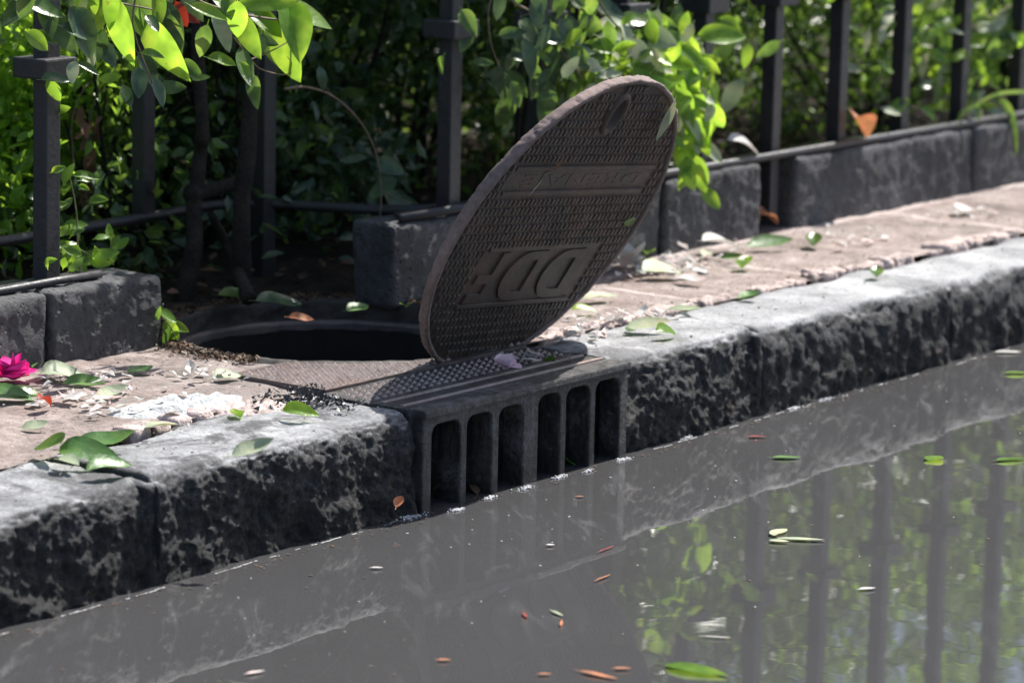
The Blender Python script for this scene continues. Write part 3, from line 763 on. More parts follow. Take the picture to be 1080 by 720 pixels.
# trees; their unseen crowns are added to shade the garden
def tree(label, base, pts, r, shade_crown, n, L, seed, branches=()):
    t = thing('tree', label, 'tree', base, 'trees in the garden')
    mb = MB(); sp = spline(pts, 8); V = []
    mb.tube(sp, r, 14, r * .6)
    mb.V = [tuple(Vector(v) + Vector((noise.noise(Vector(v)*14), noise.noise(Vector(v)*14 + Vector((9,9,9))), 0)) * r * .25) for v in mb.V]
    tr = mb.obj('trunk', M['bark'], t, smooth=True)
    b = MB()
    for pp, rr in branches: b.tube(spline(pp, 6), rr, 8, rr * .5)
    if branches: b.obj('limbs', M['bark'], t, smooth=True)
    if shade_crown: foliage('shade_crown', shade_crown, n, L, M['mid'], t, seed=seed, wid=.55)
    return t
a = at_z(262, 322, .19); a2 = at_z(300, 318, .19)
tree('dark straight tree trunk in the shade just behind the manhole', (a.x+.12, a.y+.12, .18),
     [(a.x+.12, a.y+.12, .15), (a.x+.09, a.y+.10, .34), (a.x+.15, a.y+.13, .62), (a.x+.2, a.y+.2, 1.2), (a.x+.3, a.y+.6, 2.2)], .021,
     [((3.25,1.75,2.7),(.85,.75,.4)), ((3.6,2.9,2.9),(1.5,.9,.5)), ((4.8,3.6,2.9),(1.6,1.1,.5))], 5200, .11, 41,
     branches=[([(a.x+.13,a.y+.13,.75), (a.x+.5,a.y+.6,1.6), (3.25,1.75,2.6)], .03), ([(a.x+.2,a.y+.2,1.2), (1.9,2.3,2.0), (3.6,2.6,2.8)], .03)])
b0 = at_z(190, 312, .19); 
tree('leaning forked stem left of the dark trunk behind the manhole', (b0.x, b0.y, .18),
     [(b0.x, b0.y, .15), (b0.x+.02, b0.y-.02, .28), (at_y(205,215,b0.y)), (at_y(213,150,b0.y)), (at_y(210,60,b0.y)), (b0.x+.4,b0.y+.4,2.1)], .019,
     [((2.7,1.5,2.3),(.7,.40,.3))], 1500, .11, 42,
     branches=[([at_y(200,205,b0.y), at_y(225,200,b0.y), at_y(262,188,b0.y)], .02), ([at_z(262,315,.2), at_y(240,260,b0.y), at_y(222,225,b0.y)], .016)])

V5 = foliage('ground_cover', [((x, y, .27 + .03*math.sin(x*5+y)), (.45, .4, .13)) for x in np.arange(-1.5, 9, .6) for y in (1.75, 2.3, 2.9, 3.5)], 15000, .045, M['dark'], None, seed=61, up=.9)
tag(V5, 'low green ground cover carpeting the garden soil', 'ground cover', kind='stuff')
for k, (bx, by) in enumerate(((.98, 1.32), (1.12, 1.45), (.62, 1.30), (.80, 1.55))):
    t = thing('sapling', ('thin bare sapling with many twigs nearest the shaded wall block', 'thin bare sapling with many twigs behind the arching stem', 'thin twiggy sapling between the leaning stem and the recessed post', 'thin twiggy sapling just behind the dark tree trunk')[k], 'sapling', (bx, by, .18), 'bare saplings in the shade')
    sb = MB(); q = random.Random(k + 80)
    for _ in range(7):
        a_ = q.uniform(0, 6.28); P = [Vector((bx, by, .17)), Vector((bx + .06*math.cos(a_), by + .06*math.sin(a_), .42)), Vector((bx + .20*math.cos(a_) + q.uniform(-.05,.05), by + .20*math.sin(a_), q.uniform(.75, 1.1)))]
        sp_ = spline(P, 6); sb.tube(sp_, q.uniform(.005, .009), 6, .002)
        for c_ in sp_[5::2]:
            b_ = q.uniform(0, 6.28); sb.tube([c_, c_ + Vector((.05*math.cos(b_), .05*math.sin(b_), .05)), c_ + Vector((.11*math.cos(b_), .11*math.sin(b_), .13))], .0028, 5, .001)
    sb.obj('stems', M['bark'], t, smooth=True)
    foliage('leaves', [((bx, by, .85), (.24, .22, .28)), ((bx, by, .5), (.14, .14, .14))], 420, .03, M['mid'], t, seed=90 + k)

# litter on the garden soil
rg = np.random.RandomState(3); mbv = []; mbf = []
for i in range(1500):
    x, y = rg.uniform(-.6, 3.5), rg.uniform(.97, 2.6); a = rg.uniform(0, 360)
    z = .17 + min(.09, (y-.86)*.12) + .012
    V, F = leaf_mesh((x, y, z), (math.cos(a), math.sin(a), rg.uniform(-.1,.3)), (rg.normal()*.4, rg.normal()*.4, 1), rg.uniform(.02,.05), seg=2, curl=rg.uniform(-.3,.3), stalk=False)
    k = len(mbv); mbv += V; mbf += [tuple(q + k for q in f) for f in F]
o = obj('leaf_litter', [tuple(v) for v in mbv], mbf, M['litter']); tag(o, 'brown dead leaf litter on the garden soil', 'leaf litter', kind='stuff')

# ------------------------------------------------------------------ hanging leafy branches in front of the fence
def branch(name, label, cat, leaves, twigs, Y, parts=None, group=None, seed=1, tw=None, spread=.06):
    rg = random.Random(seed)
    base = at_y(twigs[0][0][0][0], twigs[0][0][0][1], Y) if twigs else at_y(leaves[0][0], leaves[0][1], Y)
    t = thing(name, label, cat, base, group); byM = {}
    for (px, py, L, ang, mt) in leaves:
        yy = Y + rg.uniform(-spread, spread); c = at_y(px, py, yy); sc = (c - CP).dot(CF) / FP
        d = wdir(ang + rg.uniform(-8, 8), rg.uniform(-.4, .4)); Lm = L * sc * 1.05
        nr = -CF + CR * rg.uniform(-.7, .7) + Vector((0, 0, rg.uniform(.1, 1.1)))
        V, F = leaf_mesh(c - d * Lm / 2, d, nr, Lm, Lm * rg.uniform(.38, .58), rg.uniform(-.15, .45), rg.uniform(.1, .6), 8, True, rg.uniform(0, .03))
        m_ = byM.setdefault(mt, MB()); m_.add(V, F)
    nm = {'bright': 'young_leaves', 'mid': 'leaves', 'dark': 'shaded_leaves', 'grey': 'glossy_leaves', 'pale': 'pale_leaves', 'redl': 'pink_bract', 'magenta': 'pink_bract', 'brown': 'dry_leaves'}
    for k, m_ in byM.items(): m_.obj(nm[k], M[k], t, smooth=True)
    tm = MB()
    for pts, r in twigs:
        P = [at_y(p[0], p[1], Y + (p[2] if len(p) > 2 else 0)) for p in pts]; tm.tube(spline(P, 6), r, 6, r * .5)
    if twigs: tm.obj('twig', M[tw or 'twig'], t, smooth=True)
    return t
rg = random.Random(5)
LA = [(128,35,62,-82,'bright'), (172,52,72,-62,'bright'), (178,30,66,-58,'dark'), (146,12,60,-65,'mid'), (236,34,46,-62,'pale'),
      (262,38,52,-70,'bright'), (288,48,55,-62,'mid'), (302,58,58,-78,'bright'), (312,30,62,-72,'bright'), (322,12,62,-12,'bright'),
      (287,3,66,5,'bright'), (258,72,46,-75,'mid'), (104,16,44,-85,'bright'), (62,30,66,-62,'dark'), (24,12,66,-140,'dark'),
      (88,34,56,-68,'dark'), (146,88,32,-80,'grey'), (158,74,40,-60,'grey'), (203,6,40,-60,'grey'), (220,16,40,-30,'bright'),
      (248,10,50,-20,'bright'), (118,8,46,-100,'bright'), (165,14,50,-90,'bright'), (168,98,30,-70,'grey'), (250,22,40,-95,'bright'),
      (-12,24,70,-60,'dark'), (40,6,60,-20,'mid'), (268,96,34,-85,'mid'), (280,26,44,-40,'bright'), (134,102,26,-70,'dark'),
      (192,16,30,-60,'redl'), (199,20,24,-20,'redl'), (185,34,38,-80,'dark'), (214,44,34,-100,'mid'), (82,6,44,-95,'grey')]
LA += [(rg.uniform(-10, 330), rg.uniform(-60, -14), rg.uniform(35, 65), rg.uniform(-110, 10), rg.choice(['bright','mid','dark'])) for _ in range(12)]
LA += [(rg.gauss(150, 80), rg.uniform(0, 95), rg.uniform(18, 36), rg.uniform(-120, 10), rg.choice(['mid','bright','dark','grey','pale'])) for _ in range(34)]
branch('bougainvillea_branch', 'branch of large glowing green leaves hanging over the left post', 'branch', LA,
       [([(150,-120), (170,-50), (200,-5), (250,14), (300,22), (345,28)], .0035), ([(60,-60), (70,-10), (110,0), (160,10)], .003),
        ([(247,40), (262,60), (275,73), (300,79), (312,72)], .0018), ([(312,72), (303,60)], .0012), ([(262,64), (290,52), (318,36), (342,28)], .0018), ([(150,-30), (140,20), (150,60), (165,95)], .002)], .60, seed=4)
LB = [(340,82,24,-80,'grey'), (372,168,28,-170,'dark'), (412,176,32,-35,'grey'), (402,198,36,-150,'grey'), (420,215,40,-50,'dark'), (436,218,30,-20,'dark'), (395,240,24,-60,'dark')]
branch('climbing_vine', 'long thin arching stem with a few round grey green leaves in the shade', 'climbing plant', LB,
       [([(300,94), (322,92), (350,101), (378,126), (396,160), (402,200), (400,235)], .0028), ([(402,200), (415,208), (440,215)], .0015), ([(350,101), (343,90)], .0012)], .82, seed=8)
LC = [(528,88,36,-85,'grey'), (545,100,30,-60,'mid'), (532,118,38,-110,'dark'), (560,60,40,-60,'dark'), (585,70,36,-80,'dark'), (575,110,46,-100,'mid'), (600,60,30,-30,'mid'),
      (610,90,40,-120,'mid'), (556,34,36,-70,'dark'), (625,30,36,-60,'mid'), (640,8,40,-20,'grey'), (590,15,34,-60,'mid'), (618,60,34,-60,'grey')]
rg = random.Random(9)
LC += [(rg.gauss(585, 38), rg.gauss(50, 45), rg.uniform(18, 36), rg.uniform(-130, 20), rg.choice(['dark','mid','mid','grey'])) for _ in range(80)]
branch('climber', 'mid green climber leaves hanging from woody stems behind the raised cover', 'climbing plant', LC,
       [([(520,-40), (540,0), (560,14), (585,45), (605,70), (635,110)], .0035), ([(530,-20), (516,5), (517,42), (527,72)], .0022), ([(600,-20), (640,20), (668,36), (720,60)], .003), ([(560,14), (548,18)], .0015)], .66, seed=10)
LD = [(763,36,52,2,'bright'), (726,45,34,4,'pale'), (722,24,24,80,'bright'), (690,22,26,90,'bright'), (708,62,34,-40,'bright'), (704,88,42,-20,'bright'), (726,88,42,-15,'bright'),
      (740,103,34,-35,'pale'), (724,112,42,-65,'bright'), (733,134,50,-68,'bright'), (742,150,34,-75,'bright'), (752,162,28,-38,'pale'), (722,150,40,-80,'mid'), (738,184,40,-78,'bright'),
      (722,172,36,-70,'bright'), (738,142,40,-50,'bright'), (678,60,32,-20,'bright'), (662,66,30,-10,'bright'), (650,56,28,-40,'pale'), (684,84,26,-30,'pale'), (700,40,28,10,'mid'),
      (640,70,34,-150,'mid'), (622,62,30,170,'mid'), (664,44,30,60,'mid'), (716,128,26,-80,'pale'), (745,96,22,-10,'bright')]
rg = random.Random(12)
LD += [(rg.gauss(688, 34), rg.gauss(62, 26), rg.uniform(16, 42), rg.uniform(-150, 60), rg.choice(['bright','bright','mid','pale'])) for _ in range(110)]
LD += [(rg.gauss(727, 15), rg.gauss(130, 36), rg.uniform(18, 42), rg.uniform(-110, -20), rg.choice(['bright','bright','mid','bright','pale'])) for _ in range(62)]
branch('climber', 'sunlit yellow green climber spilling over the fence at the right of the cover', 'climbing plant', LD,
       [([(600,-60), (640,15), (665,36), (700,52), (735,42), (745,38)], .003), ([(700,52), (718,90), (730,130), (738,175)], .0022), ([(665,36), (660,60), (640,66)], .002)], .60, seed=14, tw='twigg')
rg = random.Random(21)
LE = [(960 + rg.gauss(50, 45), rg.gauss(30, 26), rg.uniform(12, 24), rg.uniform(-150, 60), rg.choice(['bright','mid','pale','mid'])) for _ in range(170)]
LE += [(1000 + rg.gauss(12, 22), rg.gauss(78, 16), rg.uniform(14, 24), rg.uniform(-150, 60), rg.choice(['bright','mid','pale'])) for _ in range(45)]
LE += [(940,118,22,-20,'pale'), (950,110,26,30,'bright'), (982,120,26,-20,'bright'), (996,112,30,-10,'bright'), (1030,122,24,-100,'pale')]
branch('climber', 'pale green feathery climber over the bars at the upper right', 'climbing plant', LE,
       [([(1100,-30), (1060,10), (1000,30), (960,24)], .0025), ([(1040,10), (1020,60), (1010,95)], .002), ([(990,125), (960,112), (935,118)], .0016), ([(1000,130), (998,112)], .0015)], .80, seed=22, spread=.1)
rg = random.Random(33)
LF = [(rg.gauss(90, 22), rg.uniform(178, 282), rg.uniform(10, 22), rg.uniform(-20, 110), rg.choice(['bright','mid','bright'])) for _ in range(26)]
LF += [(72,182,24,60,'bright'), (92,186,28,5,'bright'), (80,236,24,10,'bright'), (96,272,34,10,'bright'), (72,262,30,150,'bright'), (78,280,34,-15,'bright'), (112,268,28,5,'bright'), (64,116,24,0,'bright')]
branch('seedling', 'small bright green seedling standing behind the left end block', 'plant', LF,
       [([(85,292), (82,260), (80,220), (72,180)], .0022), ([(82,262), (100,272)], .0015)], .87, seed=34, tw='twigg', spread=.05)
LG = [(176,334,22,-50,'bright'), (182,352,30,-60,'bright'), (188,346,26,-20,'bright'), (174,356,24,-120,'mid'), (190,382,28,-40,'bright'), (168,330,16,60,'mid')]
branch('sprout', 'bright green sprout growing at the right end of the left wall block', 'plant', LG,
       [([(172,320), (170,332), (180,345), (186,360), (188,378)], .0016)], .74, seed=36, tw='twigg', spread=.012)
# dried fern with an arching frond
LH = [(94 + rg.gauss(0, 6), 120 + k * 3.4, rg.uniform(10, 20), rg.uniform(-140, -40), 'brown') for k in range(34)]
branch('dry_fern', 'dried brown fern frond hanging behind the left posts', 'plant', LH,
       [([(92,245), (90,190), (94,130), (105,98), (122,90), (136,94)], .0025), ([(80,200), (76,130), (90,92), (112,80)], .002)], 1.3, seed=38)
# strap leaved plant over the right wall
t = thing('strap_leaved_plant', 'strap leaved plant arching over the wall top at the right edge', 'plant', at_y(1000, 135, .78))
sp = MB()
for pts, wd in (([(1000,138), (1020,118), (1050,100), (1085,98), (1110,108)], .011), ([(1045,102), (1062,112), (1070,135), (1072,165)], .010), ([(1000,138), (1012,120), (1030,112), (1032,128)], .008)):
    P = spline([at_y(x, y, .72 - .02 * i) for i, (x, y) in enumerate(pts)], 6); n_ = len(P); V = []; F = []
    for i, p in enumerate(P):
        q = wd * math.sin(math.pi * min(1, .15 + .85 * i / (n_-1))) ** .6 * (1 if i < n_-1 else .05); s_ = CU.lerp(CR, .3 + .5 * i / n_).normalized()
        V += [p - s_*q, p + CF*.003, p + s_*q]
    for i in range(n_-1): a = 3*i; F += [(a,a+1,a+4,a+3), (a+1,a+2,a+5,a+4)]
    sp.add(V, F)
sp.obj('blades', M['mid'], t, smooth=True)

# ------------------------------------------------------------------ fallen things, one by one
def fallen(name, label, cat, px, py, z, L, ang, mat, group=None, curl=.2, fold=.3, lift=.004, up=.0, wid=.5, wob=.0, seed=0, roll=0, Y=None):
    """L in metres, ang = heading on the ground in degrees (0 = along the kerb)"""
    c = at_z(px, py, z + lift) if Y is None else at_y(px, py, Y); a = math.radians(ang)
    d = Vector((math.cos(a), math.sin(a), up)).normalized(); side = Vector((-math.sin(a), math.cos(a), 0))
    nr = Vector((0, 0, 1)) + side * roll + (CP - c).normalized() * random.uniform(.15, .75)
    V, F = leaf_mesh(c - d * L / 2, d, nr, L, L * wid, curl, fold, 8, True, wob)
    lo = min(v.z for v in V)
    if Y is None and lo < z + .0008: V = [v + Vector((0, 0, z + .0012 - lo)) for v in V]
    o = obj(name, [tuple(v) for v in V], F, M[mat], smooth=True)
    return tag(o, label, cat, group)
ZP, ZK, ZW = .178, .182, .0
FG = 'fallen leaves on the pavement and kerb'
LV = [
 ('curled pale leaf on the dirt just right of the magenta bloom', 68, 398, ZP, .085, -30, 'pale', .25, .5),
 ('long green edged leaf lying beside the pale curled leaf near the bloom', 90, 404, ZP, .075, -60, 'fallen', .1, .4),
 ('small shrivelled red leaf on the dirt below the bloom', 48, 430, ZP, .04, 10, 'redl', .6, .9),
 ('small pale leaf on the dirt near the left edge', 38, 450, ZP, .045, -40, 'pale', .1, .3),
 ('large dark green leaf on top of the leaf cluster on the left kerb', 92, 482, ZK, .10, -75, 'fallen', .25, .35),
 ('green leaf at the left of the leaf cluster on the left kerb', 58, 474, ZK, .10, -110, 'mid', .2, .3),
 ('green leaf at the back right of the leaf cluster on the left kerb', 112, 468, ZK, .095, -50, 'fallen', .3, .3),
 ('folded green leaf at the front of the leaf cluster on the left kerb', 116, 492, ZK, .08, -20, 'fallen', .1, .7),
 ('pale upturned leaf within the leaf cluster on the left kerb', 72, 486, ZK, .055, -100, 'pale', .1, .5),
 ('thin pale leaf on the dirt above the crumpled plaster', 116, 416, ZP, .06, -10, 'pale', .3, .4),
 ('tiny green leaf standing by the corner of the manhole apron', 249, 437, ZP, .04, 60, 'bright', .1, .5),
 ('curled bright green leaf on the kerb below the tar crumbs', 316, 437, ZK, .06, -70, 'bright', .35, .5),
 ('pale cupped leaf on the kerb shoulder left of the grate', 267, 478, ZK, .068, -35, 'pale', .3, .5),
 ('thin pale leaf beside the left rim of the manhole', 240, 397, ZP, .06, -20, 'pale', .15, .4),
 ('yellowish sliver leaf lying in front of the plaster lump', 172, 448, ZP, .065, -15, 'pale', .1, .3),
 ('small dull leaf between the bloom and the left wall block', 30, 384, ZP, .05, 60, 'fallen', .1, .5),
 ('narrow green leaf below the end of the left wall block', 148, 392, ZP, .05, -20, 'fallen', .2, .4),
 ('green leaf lying on the far rim of the manhole', 252, 317, .19, .08, -40, 'mid', .2, .4),
 ('pale grey leaf lying on the far rim of the manhole beside the green one', 296, 322, .185, .10, -30, 'grey', .2, .3),
 ('green leaf on the ring left of the raised cover', 377, 326, .186, .055, -10, 'fallen', .1, .4),
 ('small green leaf at the foot of the shaded wall block', 428, 322, .188, .05, 40, 'mid', .1, .4),
 ('tan leaf on the far inner rim of the manhole', 318, 336, .183, .05, -60, 'orange', .1, .4),
 ('small dark green leaf standing on the grate top', 578, 380, .186, .035, 80, 'mid', .2, .5),
 ('curled yellow green leaf on the kerb top right of the grate', 704, 353, ZK, .055, -20, 'bright', .3, .5),
 ('pale upturned leaf beside the yellow green one right of the grate', 684, 346, ZK, .09, -50, 'pale', .15, .4),
 ('small green leaf at the joint between pavement and kerb right of the cover', 665, 348, ZK, .035, 10, 'mid', .1, .4),
 ('green leaf on the pavement touching the edge of the cover', 617, 328, ZP, .055, -40, 'bright', .2, .5),
 ('long pale leaf on the pavement right of the cover', 634, 314, ZP, .08, -30, 'pale', .1, .4),
 ('pale leaf with a green tip lying under the white petal', 700, 290, ZP, .11, -20, 'pale', .2, .3),
 ('broken pale leaf further along from the white petal', 728, 296, ZP, .07, -70, 'white', .1, .4),
 ('bright yellow green leaf on the slabs right of the cover', 786, 280, ZP, .075, 20, 'bright', .2, .6),
 ('second small green leaf behind the yellow green one on the slabs', 772, 272, ZP, .05, -60, 'fallen', .2, .5),
 ('long dull green leaf near the dark gap in the wall', 812, 259, ZP, .11, -35, 'fallen', .15, .5),
 ('dark green cupped leaf on the slabs right of the wall gap', 858, 257, ZP, .07, 30, 'mid', .3, .7),
 ('green leaf on the brick edging toward the right', 924, 289, ZK, .06, 30, 'mid', .2, .5),
 ('small green leaf on the brick edging, nearer the cover', 790, 313, ZK, .05, -30, 'fallen', .2, .4),
 ('pale long leaf across the brick edging', 722, 328, ZK, .08, -85, 'pale', .1, .3),
 ('white petal like leaf on the far slabs at the right', 1018, 222, ZP, .09, 0, 'white', .1, .3),
 ('orange dry leaf curled in the dark gap of the wall', 812, 240, ZP, .085, -10, 'orange', .5, .6),
 ('small brown leaf on the slabs beyond the wall gap', 886, 260, ZP, .035, 0, 'brown', .3, .5),
 ('pale leaf at the foot of the pitted wall block', 760, 262, ZP, .10, -20, 'white', .2, .5),
 ('green sprig like leaf at the foot of the wall right of the cover', 683, 268, ZP, .075, 30, 'bright', .2, .5),
 ('bright leaf with a raised tip between the petal and the wall', 697, 262, ZP, .05, 70, 'bright', .3, .5),
 ('pale broken leaf near the wall foot right of the cover', 745, 268, ZP, .06, 20, 'pale', .1, .4)]
for i, (lab, px, py, z, L, ang, mt, cu_, fo) in enumerate(LV):
    random.seed(100 + i)
    fallen('fallen_leaf', lab, 'leaf', px, py, z, L, ang, mt, FG, cu_ * random.choice((1, -1)) , fo, up=random.uniform(-.04, .14), wob=random.uniform(0, .035), roll=random.uniform(-.4, .25), wid=random.uniform(.42,.6))
fallen('fallen_leaf', 'orange dry leaf lying on the wall top between two bars', 'leaf', 910, 148, .356, .10, 10, 'orange', FG, .7, .5, up=.05, wid=.7)
fallen('fallen_leaf', 'pale dry leaf on the wall top above the dark gap', 'leaf', 786, 165, .356, .09, -30, 'white', FG, .5, .5, up=.0, wid=.5)
fallen('fallen_leaf', 'small orange leaf stuck to the end of the kerb left of the grate', 'leaf', 421, 527, .0, .035, 20, 'orange', FG, .2, .4, Y=-.012, up=.6)

# things stuck to the face of the cover
def on_cover(px, py, off=.004):
    r = ray(px, py); k = (CC + cn * off - CP).dot(cn) / r.dot(cn); return CP + r * k
for px, py, L, ang, mt, lab in ((700,128,.085,-72,'pale','pale leaf with a long stalk stuck near the top right of the cover'), (663,233,.045,150,'bright','green leaf sticking out from the right edge of the cover'),
                        (566,196,.035,70,'pale','thin dry sprig stuck under the upper band of the cover'), (588,174,.03,10,'brown','small brown scrap caught in the centre of the cover')):
    c = on_cover(px, py, .006); d = wdir(ang); d = (d - cn * d.dot(cn)).normalized()
    V, F = leaf_mesh(c - d * L / 2, d, cn, L, L * (.42 if mt != 'pale' or L > .05 else .14), -.05, .3, 7)
    tag(obj('stuck_leaf', [tuple(v) for v in V], F, M[mt], smooth=True), lab, 'leaf', 'leaves stuck to the raised cover')

# flower heads and petals
def bloom(name, label, cat, c, r, mat, n, seed, flat=.5):
    rg = random.Random(seed); mb = MB(); c = Vector(c)
    for i in range(n):
        a = 2*math.pi*i/n * 1.0 + rg.uniform(-.3,.3); e = rg.uniform(.1, 1.2) * flat
        d = Vector((math.cos(a)*math.cos(e), math.sin(a)*math.cos(e), math.sin(e)))
        V, F = leaf_mesh(c + Vector((0,0,.006)), d, Vector((-d.x*.6, -d.y*.6, 1)), r*rg.uniform(.8,1.1), r*1.05, rg.uniform(-.3,.4), .3, 6, False, .04)
        mb.add(V, F)
    lo = min(v[2] for v in mb.V); mb.V = [(v[0], v[1], v[2] + max(0, c.z + .001 - lo)) for v in mb.V]
    return tag(mb.obj(name, M[mat], smooth=True), label, cat)
bloom('bloom', 'bright magenta bougainvillea bloom lying on the dirt at the left edge', 'flower', at_z(14, 404, ZP), .048, 'magenta', 16, 3, 1.15)
fallen('fallen_leaf', 'green leaf under the magenta bloom at the left edge', 'leaf', 10, 420, ZP, .085, -60, 'fallen', FG, .15, .4)
fallen('fallen_leaf', 'second green leaf poking out right of the magenta bloom', 'leaf', 28, 418, ZP, .07, -20, 'mid', FG, .15, .4)
bloom('petal', 'crumpled pale pink petal on the grate top in front of the cover', 'flower', at_z(534, 392, .187), .036, 'petal', 5, 8, 1.1)
bloom('petal', 'large white petal leaning on the slabs right of the cover', 'flower', at_z(658, 284, ZP), .075, 'white', 4, 9, 1.1)

# crumpled plaster lump, tar crumbs
def lump(name, label, cat, px, py, z, sx, sy, sz, mat, seed, n=26, rough=.5, kind=None):
    c = at_z(px, py, z); V = []; F = []
    for i in range(n):
        for j in range(n):
            u, v = i/(n-1)*2-1, j/(n-1)*2-1; r = math.hypot(u, v); ang = math.atan2(v, u)
            e = 1 + .25 * noise.noise(Vector((math.cos(ang)*1.6, math.sin(ang)*1.6, seed)))
            h = max(0, 1 - (r/e)**3) * sz * (.55 + rough * abs(noise.noise(Vector((u*4, v*4, seed)))) * 2 + rough * .5 * noise.noise(Vector((u*11, v*11, seed))))
            V.append((c.x + u*sx, c.y + v*sy, c.z - .004 + h))
    for i in range(n-1):
        for j in range(n-1):
            q = (i*n+j, (i+1)*n+j, (i+1)*n+j+1, i*n+j+1)
            if max(V[k][2] for k in q) > c.z - .0035: F.append(q)
    return tag(obj(name, V, F, M[mat], smooth=False), label, cat, kind=kind)
lump('plaster_lump', 'crumpled whitish plaster lump on the dirt left of the grate', 'rubble', 186, 430, ZP - .002, .15, .085, .017, 'plaster', 4.4)
lump('plaster_lump', 'flat pinkish broken brick piece right of the plaster lump', 'rubble', 268, 430, ZP - .002, .085, .05, .012, 'mortar', 7.7)
mb = MB(); rg = random.Random(2); c = at_z(345, 418, .180)
for i in range(420):
    x, y = rg.gauss(0, .045), rg.gauss(0, .05); s_ = rg.uniform(.003, .008)
    if abs(x) + abs(y) > .16: continue
    P = c + Vector((x - .03, y, rg.uniform(0, .006)))
    if P.x > -.03 and P.y < .235: continue
    V = [P + Vector((rg.uniform(-1,1), rg.uniform(-1,1), rg.uniform(-.6,1))) * s_ for _ in range(4)]
    mb.add(V, [(0,1,2),(0,2,3),(0,3,1),(1,3,2)])
tag(mb.obj('tar_crumbs', M['tar']), 'heap of glittering black tar crumbs beside the iron apron', 'tar crumbs', kind='stuff')
mb = MB(); rq = random.Random(44)
for px, py, sx, sy, n_ in ((700, 282, 45, 9, 70), (740, 272, 30, 6, 30), (665, 335, 45, 8, 50), (70, 398, 50, 12, 45), (120, 425, 60, 14, 50), (215, 395, 40, 8, 22), (620, 350, 30, 6, 20), (900, 250, 60, 8, 16), (1020, 228, 40, 6, 12), (560, 378, 30, 4, 14)):
    for _ in range(n_):
        c = at_z(px + rq.gauss(0, sx * .6), py + rq.gauss(0, sy * .6), .181)
        if (c.x-HC.x)**2 + (c.y-HC.y)**2 < .36**2 or c.y > .67: continue
        a = rq.uniform(0, 6.28); L = rq.uniform(.008, .038)
        V, F = leaf_mesh(c + Vector((0, 0, rq.uniform(0, .006))), (math.cos(a), math.sin(a), rq.uniform(-.05, .25)), (rq.uniform(-.3,.3), rq.uniform(-.3,.3), 1), L, L * rq.uniform(.3, .8), rq.uniform(-.5,.5), rq.uniform(0, .6), 3, False, .04)
        mb.add([Vector((v.x, v.y, max(.1785, v.z))) for v in V], F)
h_ = len(mb.V)
tag(mb.obj('petal_scraps', M['white']), 'whitish petal and leaf scraps scattered over the pavement', 'petal scraps', kind='stuff')
# grit and scraps
mb = MB(); mg = MB()
for i in range(2600):
    x = rg.uniform(-1.3, 4.5); y = rg.uniform(.20, .70) if rg.random() < .8 else rg.uniform(.03, .25)
    if -.03 < x < .64 and y < .30: continue
    if (x-HC.x)**2 + (y-HC.y)**2 < .37**2: continue
    s_ = rg.uniform(.0015, .005) * (1.5 if rg.random() < .1 else 1); P = Vector((x, y, .178 if y > .26 else .179))
    V = [P + Vector((rg.uniform(-1,1), rg.uniform(-1,1), rg.uniform(-.2,.7))) * s_ for _ in range(4)]
    (mb if rg.random() < .6 else mg).add(V, [(0,1,2),(0,2,3),(0,3,1),(1,3,2)])
tag(mb.obj('grit', M['mortar']), 'pale grit scattered over the pavement', 'grit', kind='stuff')
tag(mg.obj('grit', M['litter']), 'brown plant scraps scattered over the pavement', 'plant scraps', kind='stuff')

# ------------------------------------------------------------------ floating things
def floating(name, label, cat, px, py, L, ang, mat, wid=.4, group='leaves floating on the water', curl=0, fold=.12):
    c = at_z(px, py, .0035); d = wdir(ang); d = Vector((d.x, d.y, 0))
    # heading given as it looks; spread back onto the water plane
    p1 = at_z(px + 20*math.cos(math.radians(ang)), py - 20*math.sin(math.radians(ang)), .0035); d = (p1 - c).normalized()
    V, F = leaf_mesh(c - d*L/2, d, Vector((0,0,1)), L, L*wid, curl, fold, 7, True, .006)
    V = [Vector((v.x, v.y, max(.0012, v.z))) for v in V]
    return tag(obj(name, [tuple(v) for v in V], F, M[mat], smooth=True), label, cat, group)
floating('floating_leaf', 'small red leaf floating near the kerb right of the grate', 'leaf', 799, 460, .035, 0, 'redl')
floating('floating_leaf', 'long green leaf floating below the red one', 'leaf', 830, 482, .055, 0, 'fallen')
floating('floating_leaf', 'bright green leaf floating on the bright line at the right', 'leaf', 986, 483, .05, 20, 'bright', .7)
floating('floating_leaf', 'yellow green leaf floating at the right edge', 'leaf', 1066, 484, .06, 4, 'bright')
floating('floating_leaf', 'green leaf floating beside the far kerb at the right edge', 'leaf', 1074, 393, .06, 0, 'bright')
floating('floating_leaf', 'pale leaf floating high on the right beside the kerb', 'leaf', 1064, 371, .06, 0, 'white')
fl_ = thing('floating_leaf', 'ragged pale green leaf sprig floating at the centre right', 'leaf', at_z(838, 565, .003), 'leaves floating on the water')
mb = MB()
for px, py, L, ang, w_ in ((822,560,.05,20,.5), (845,568,.08,-2,.22), (822,570,.035,-4,.5), (816,562,.03,100,.5)):
    c = at_z(px, py, .004); p1 = at_z(px + 20*math.cos(math.radians(ang)), py - 20*math.sin(math.radians(ang)), .004); d = (p1-c).normalized()
    V, F = leaf_mesh(c - d*L/2, d, Vector((0,0,1)), L, L*w_, 0, .1, 6, False); mb.add([Vector((v.x, v.y, max(.0015, v.z))) for v in V], F)
mb.obj('blades', M['pale'], fl_, smooth=True)
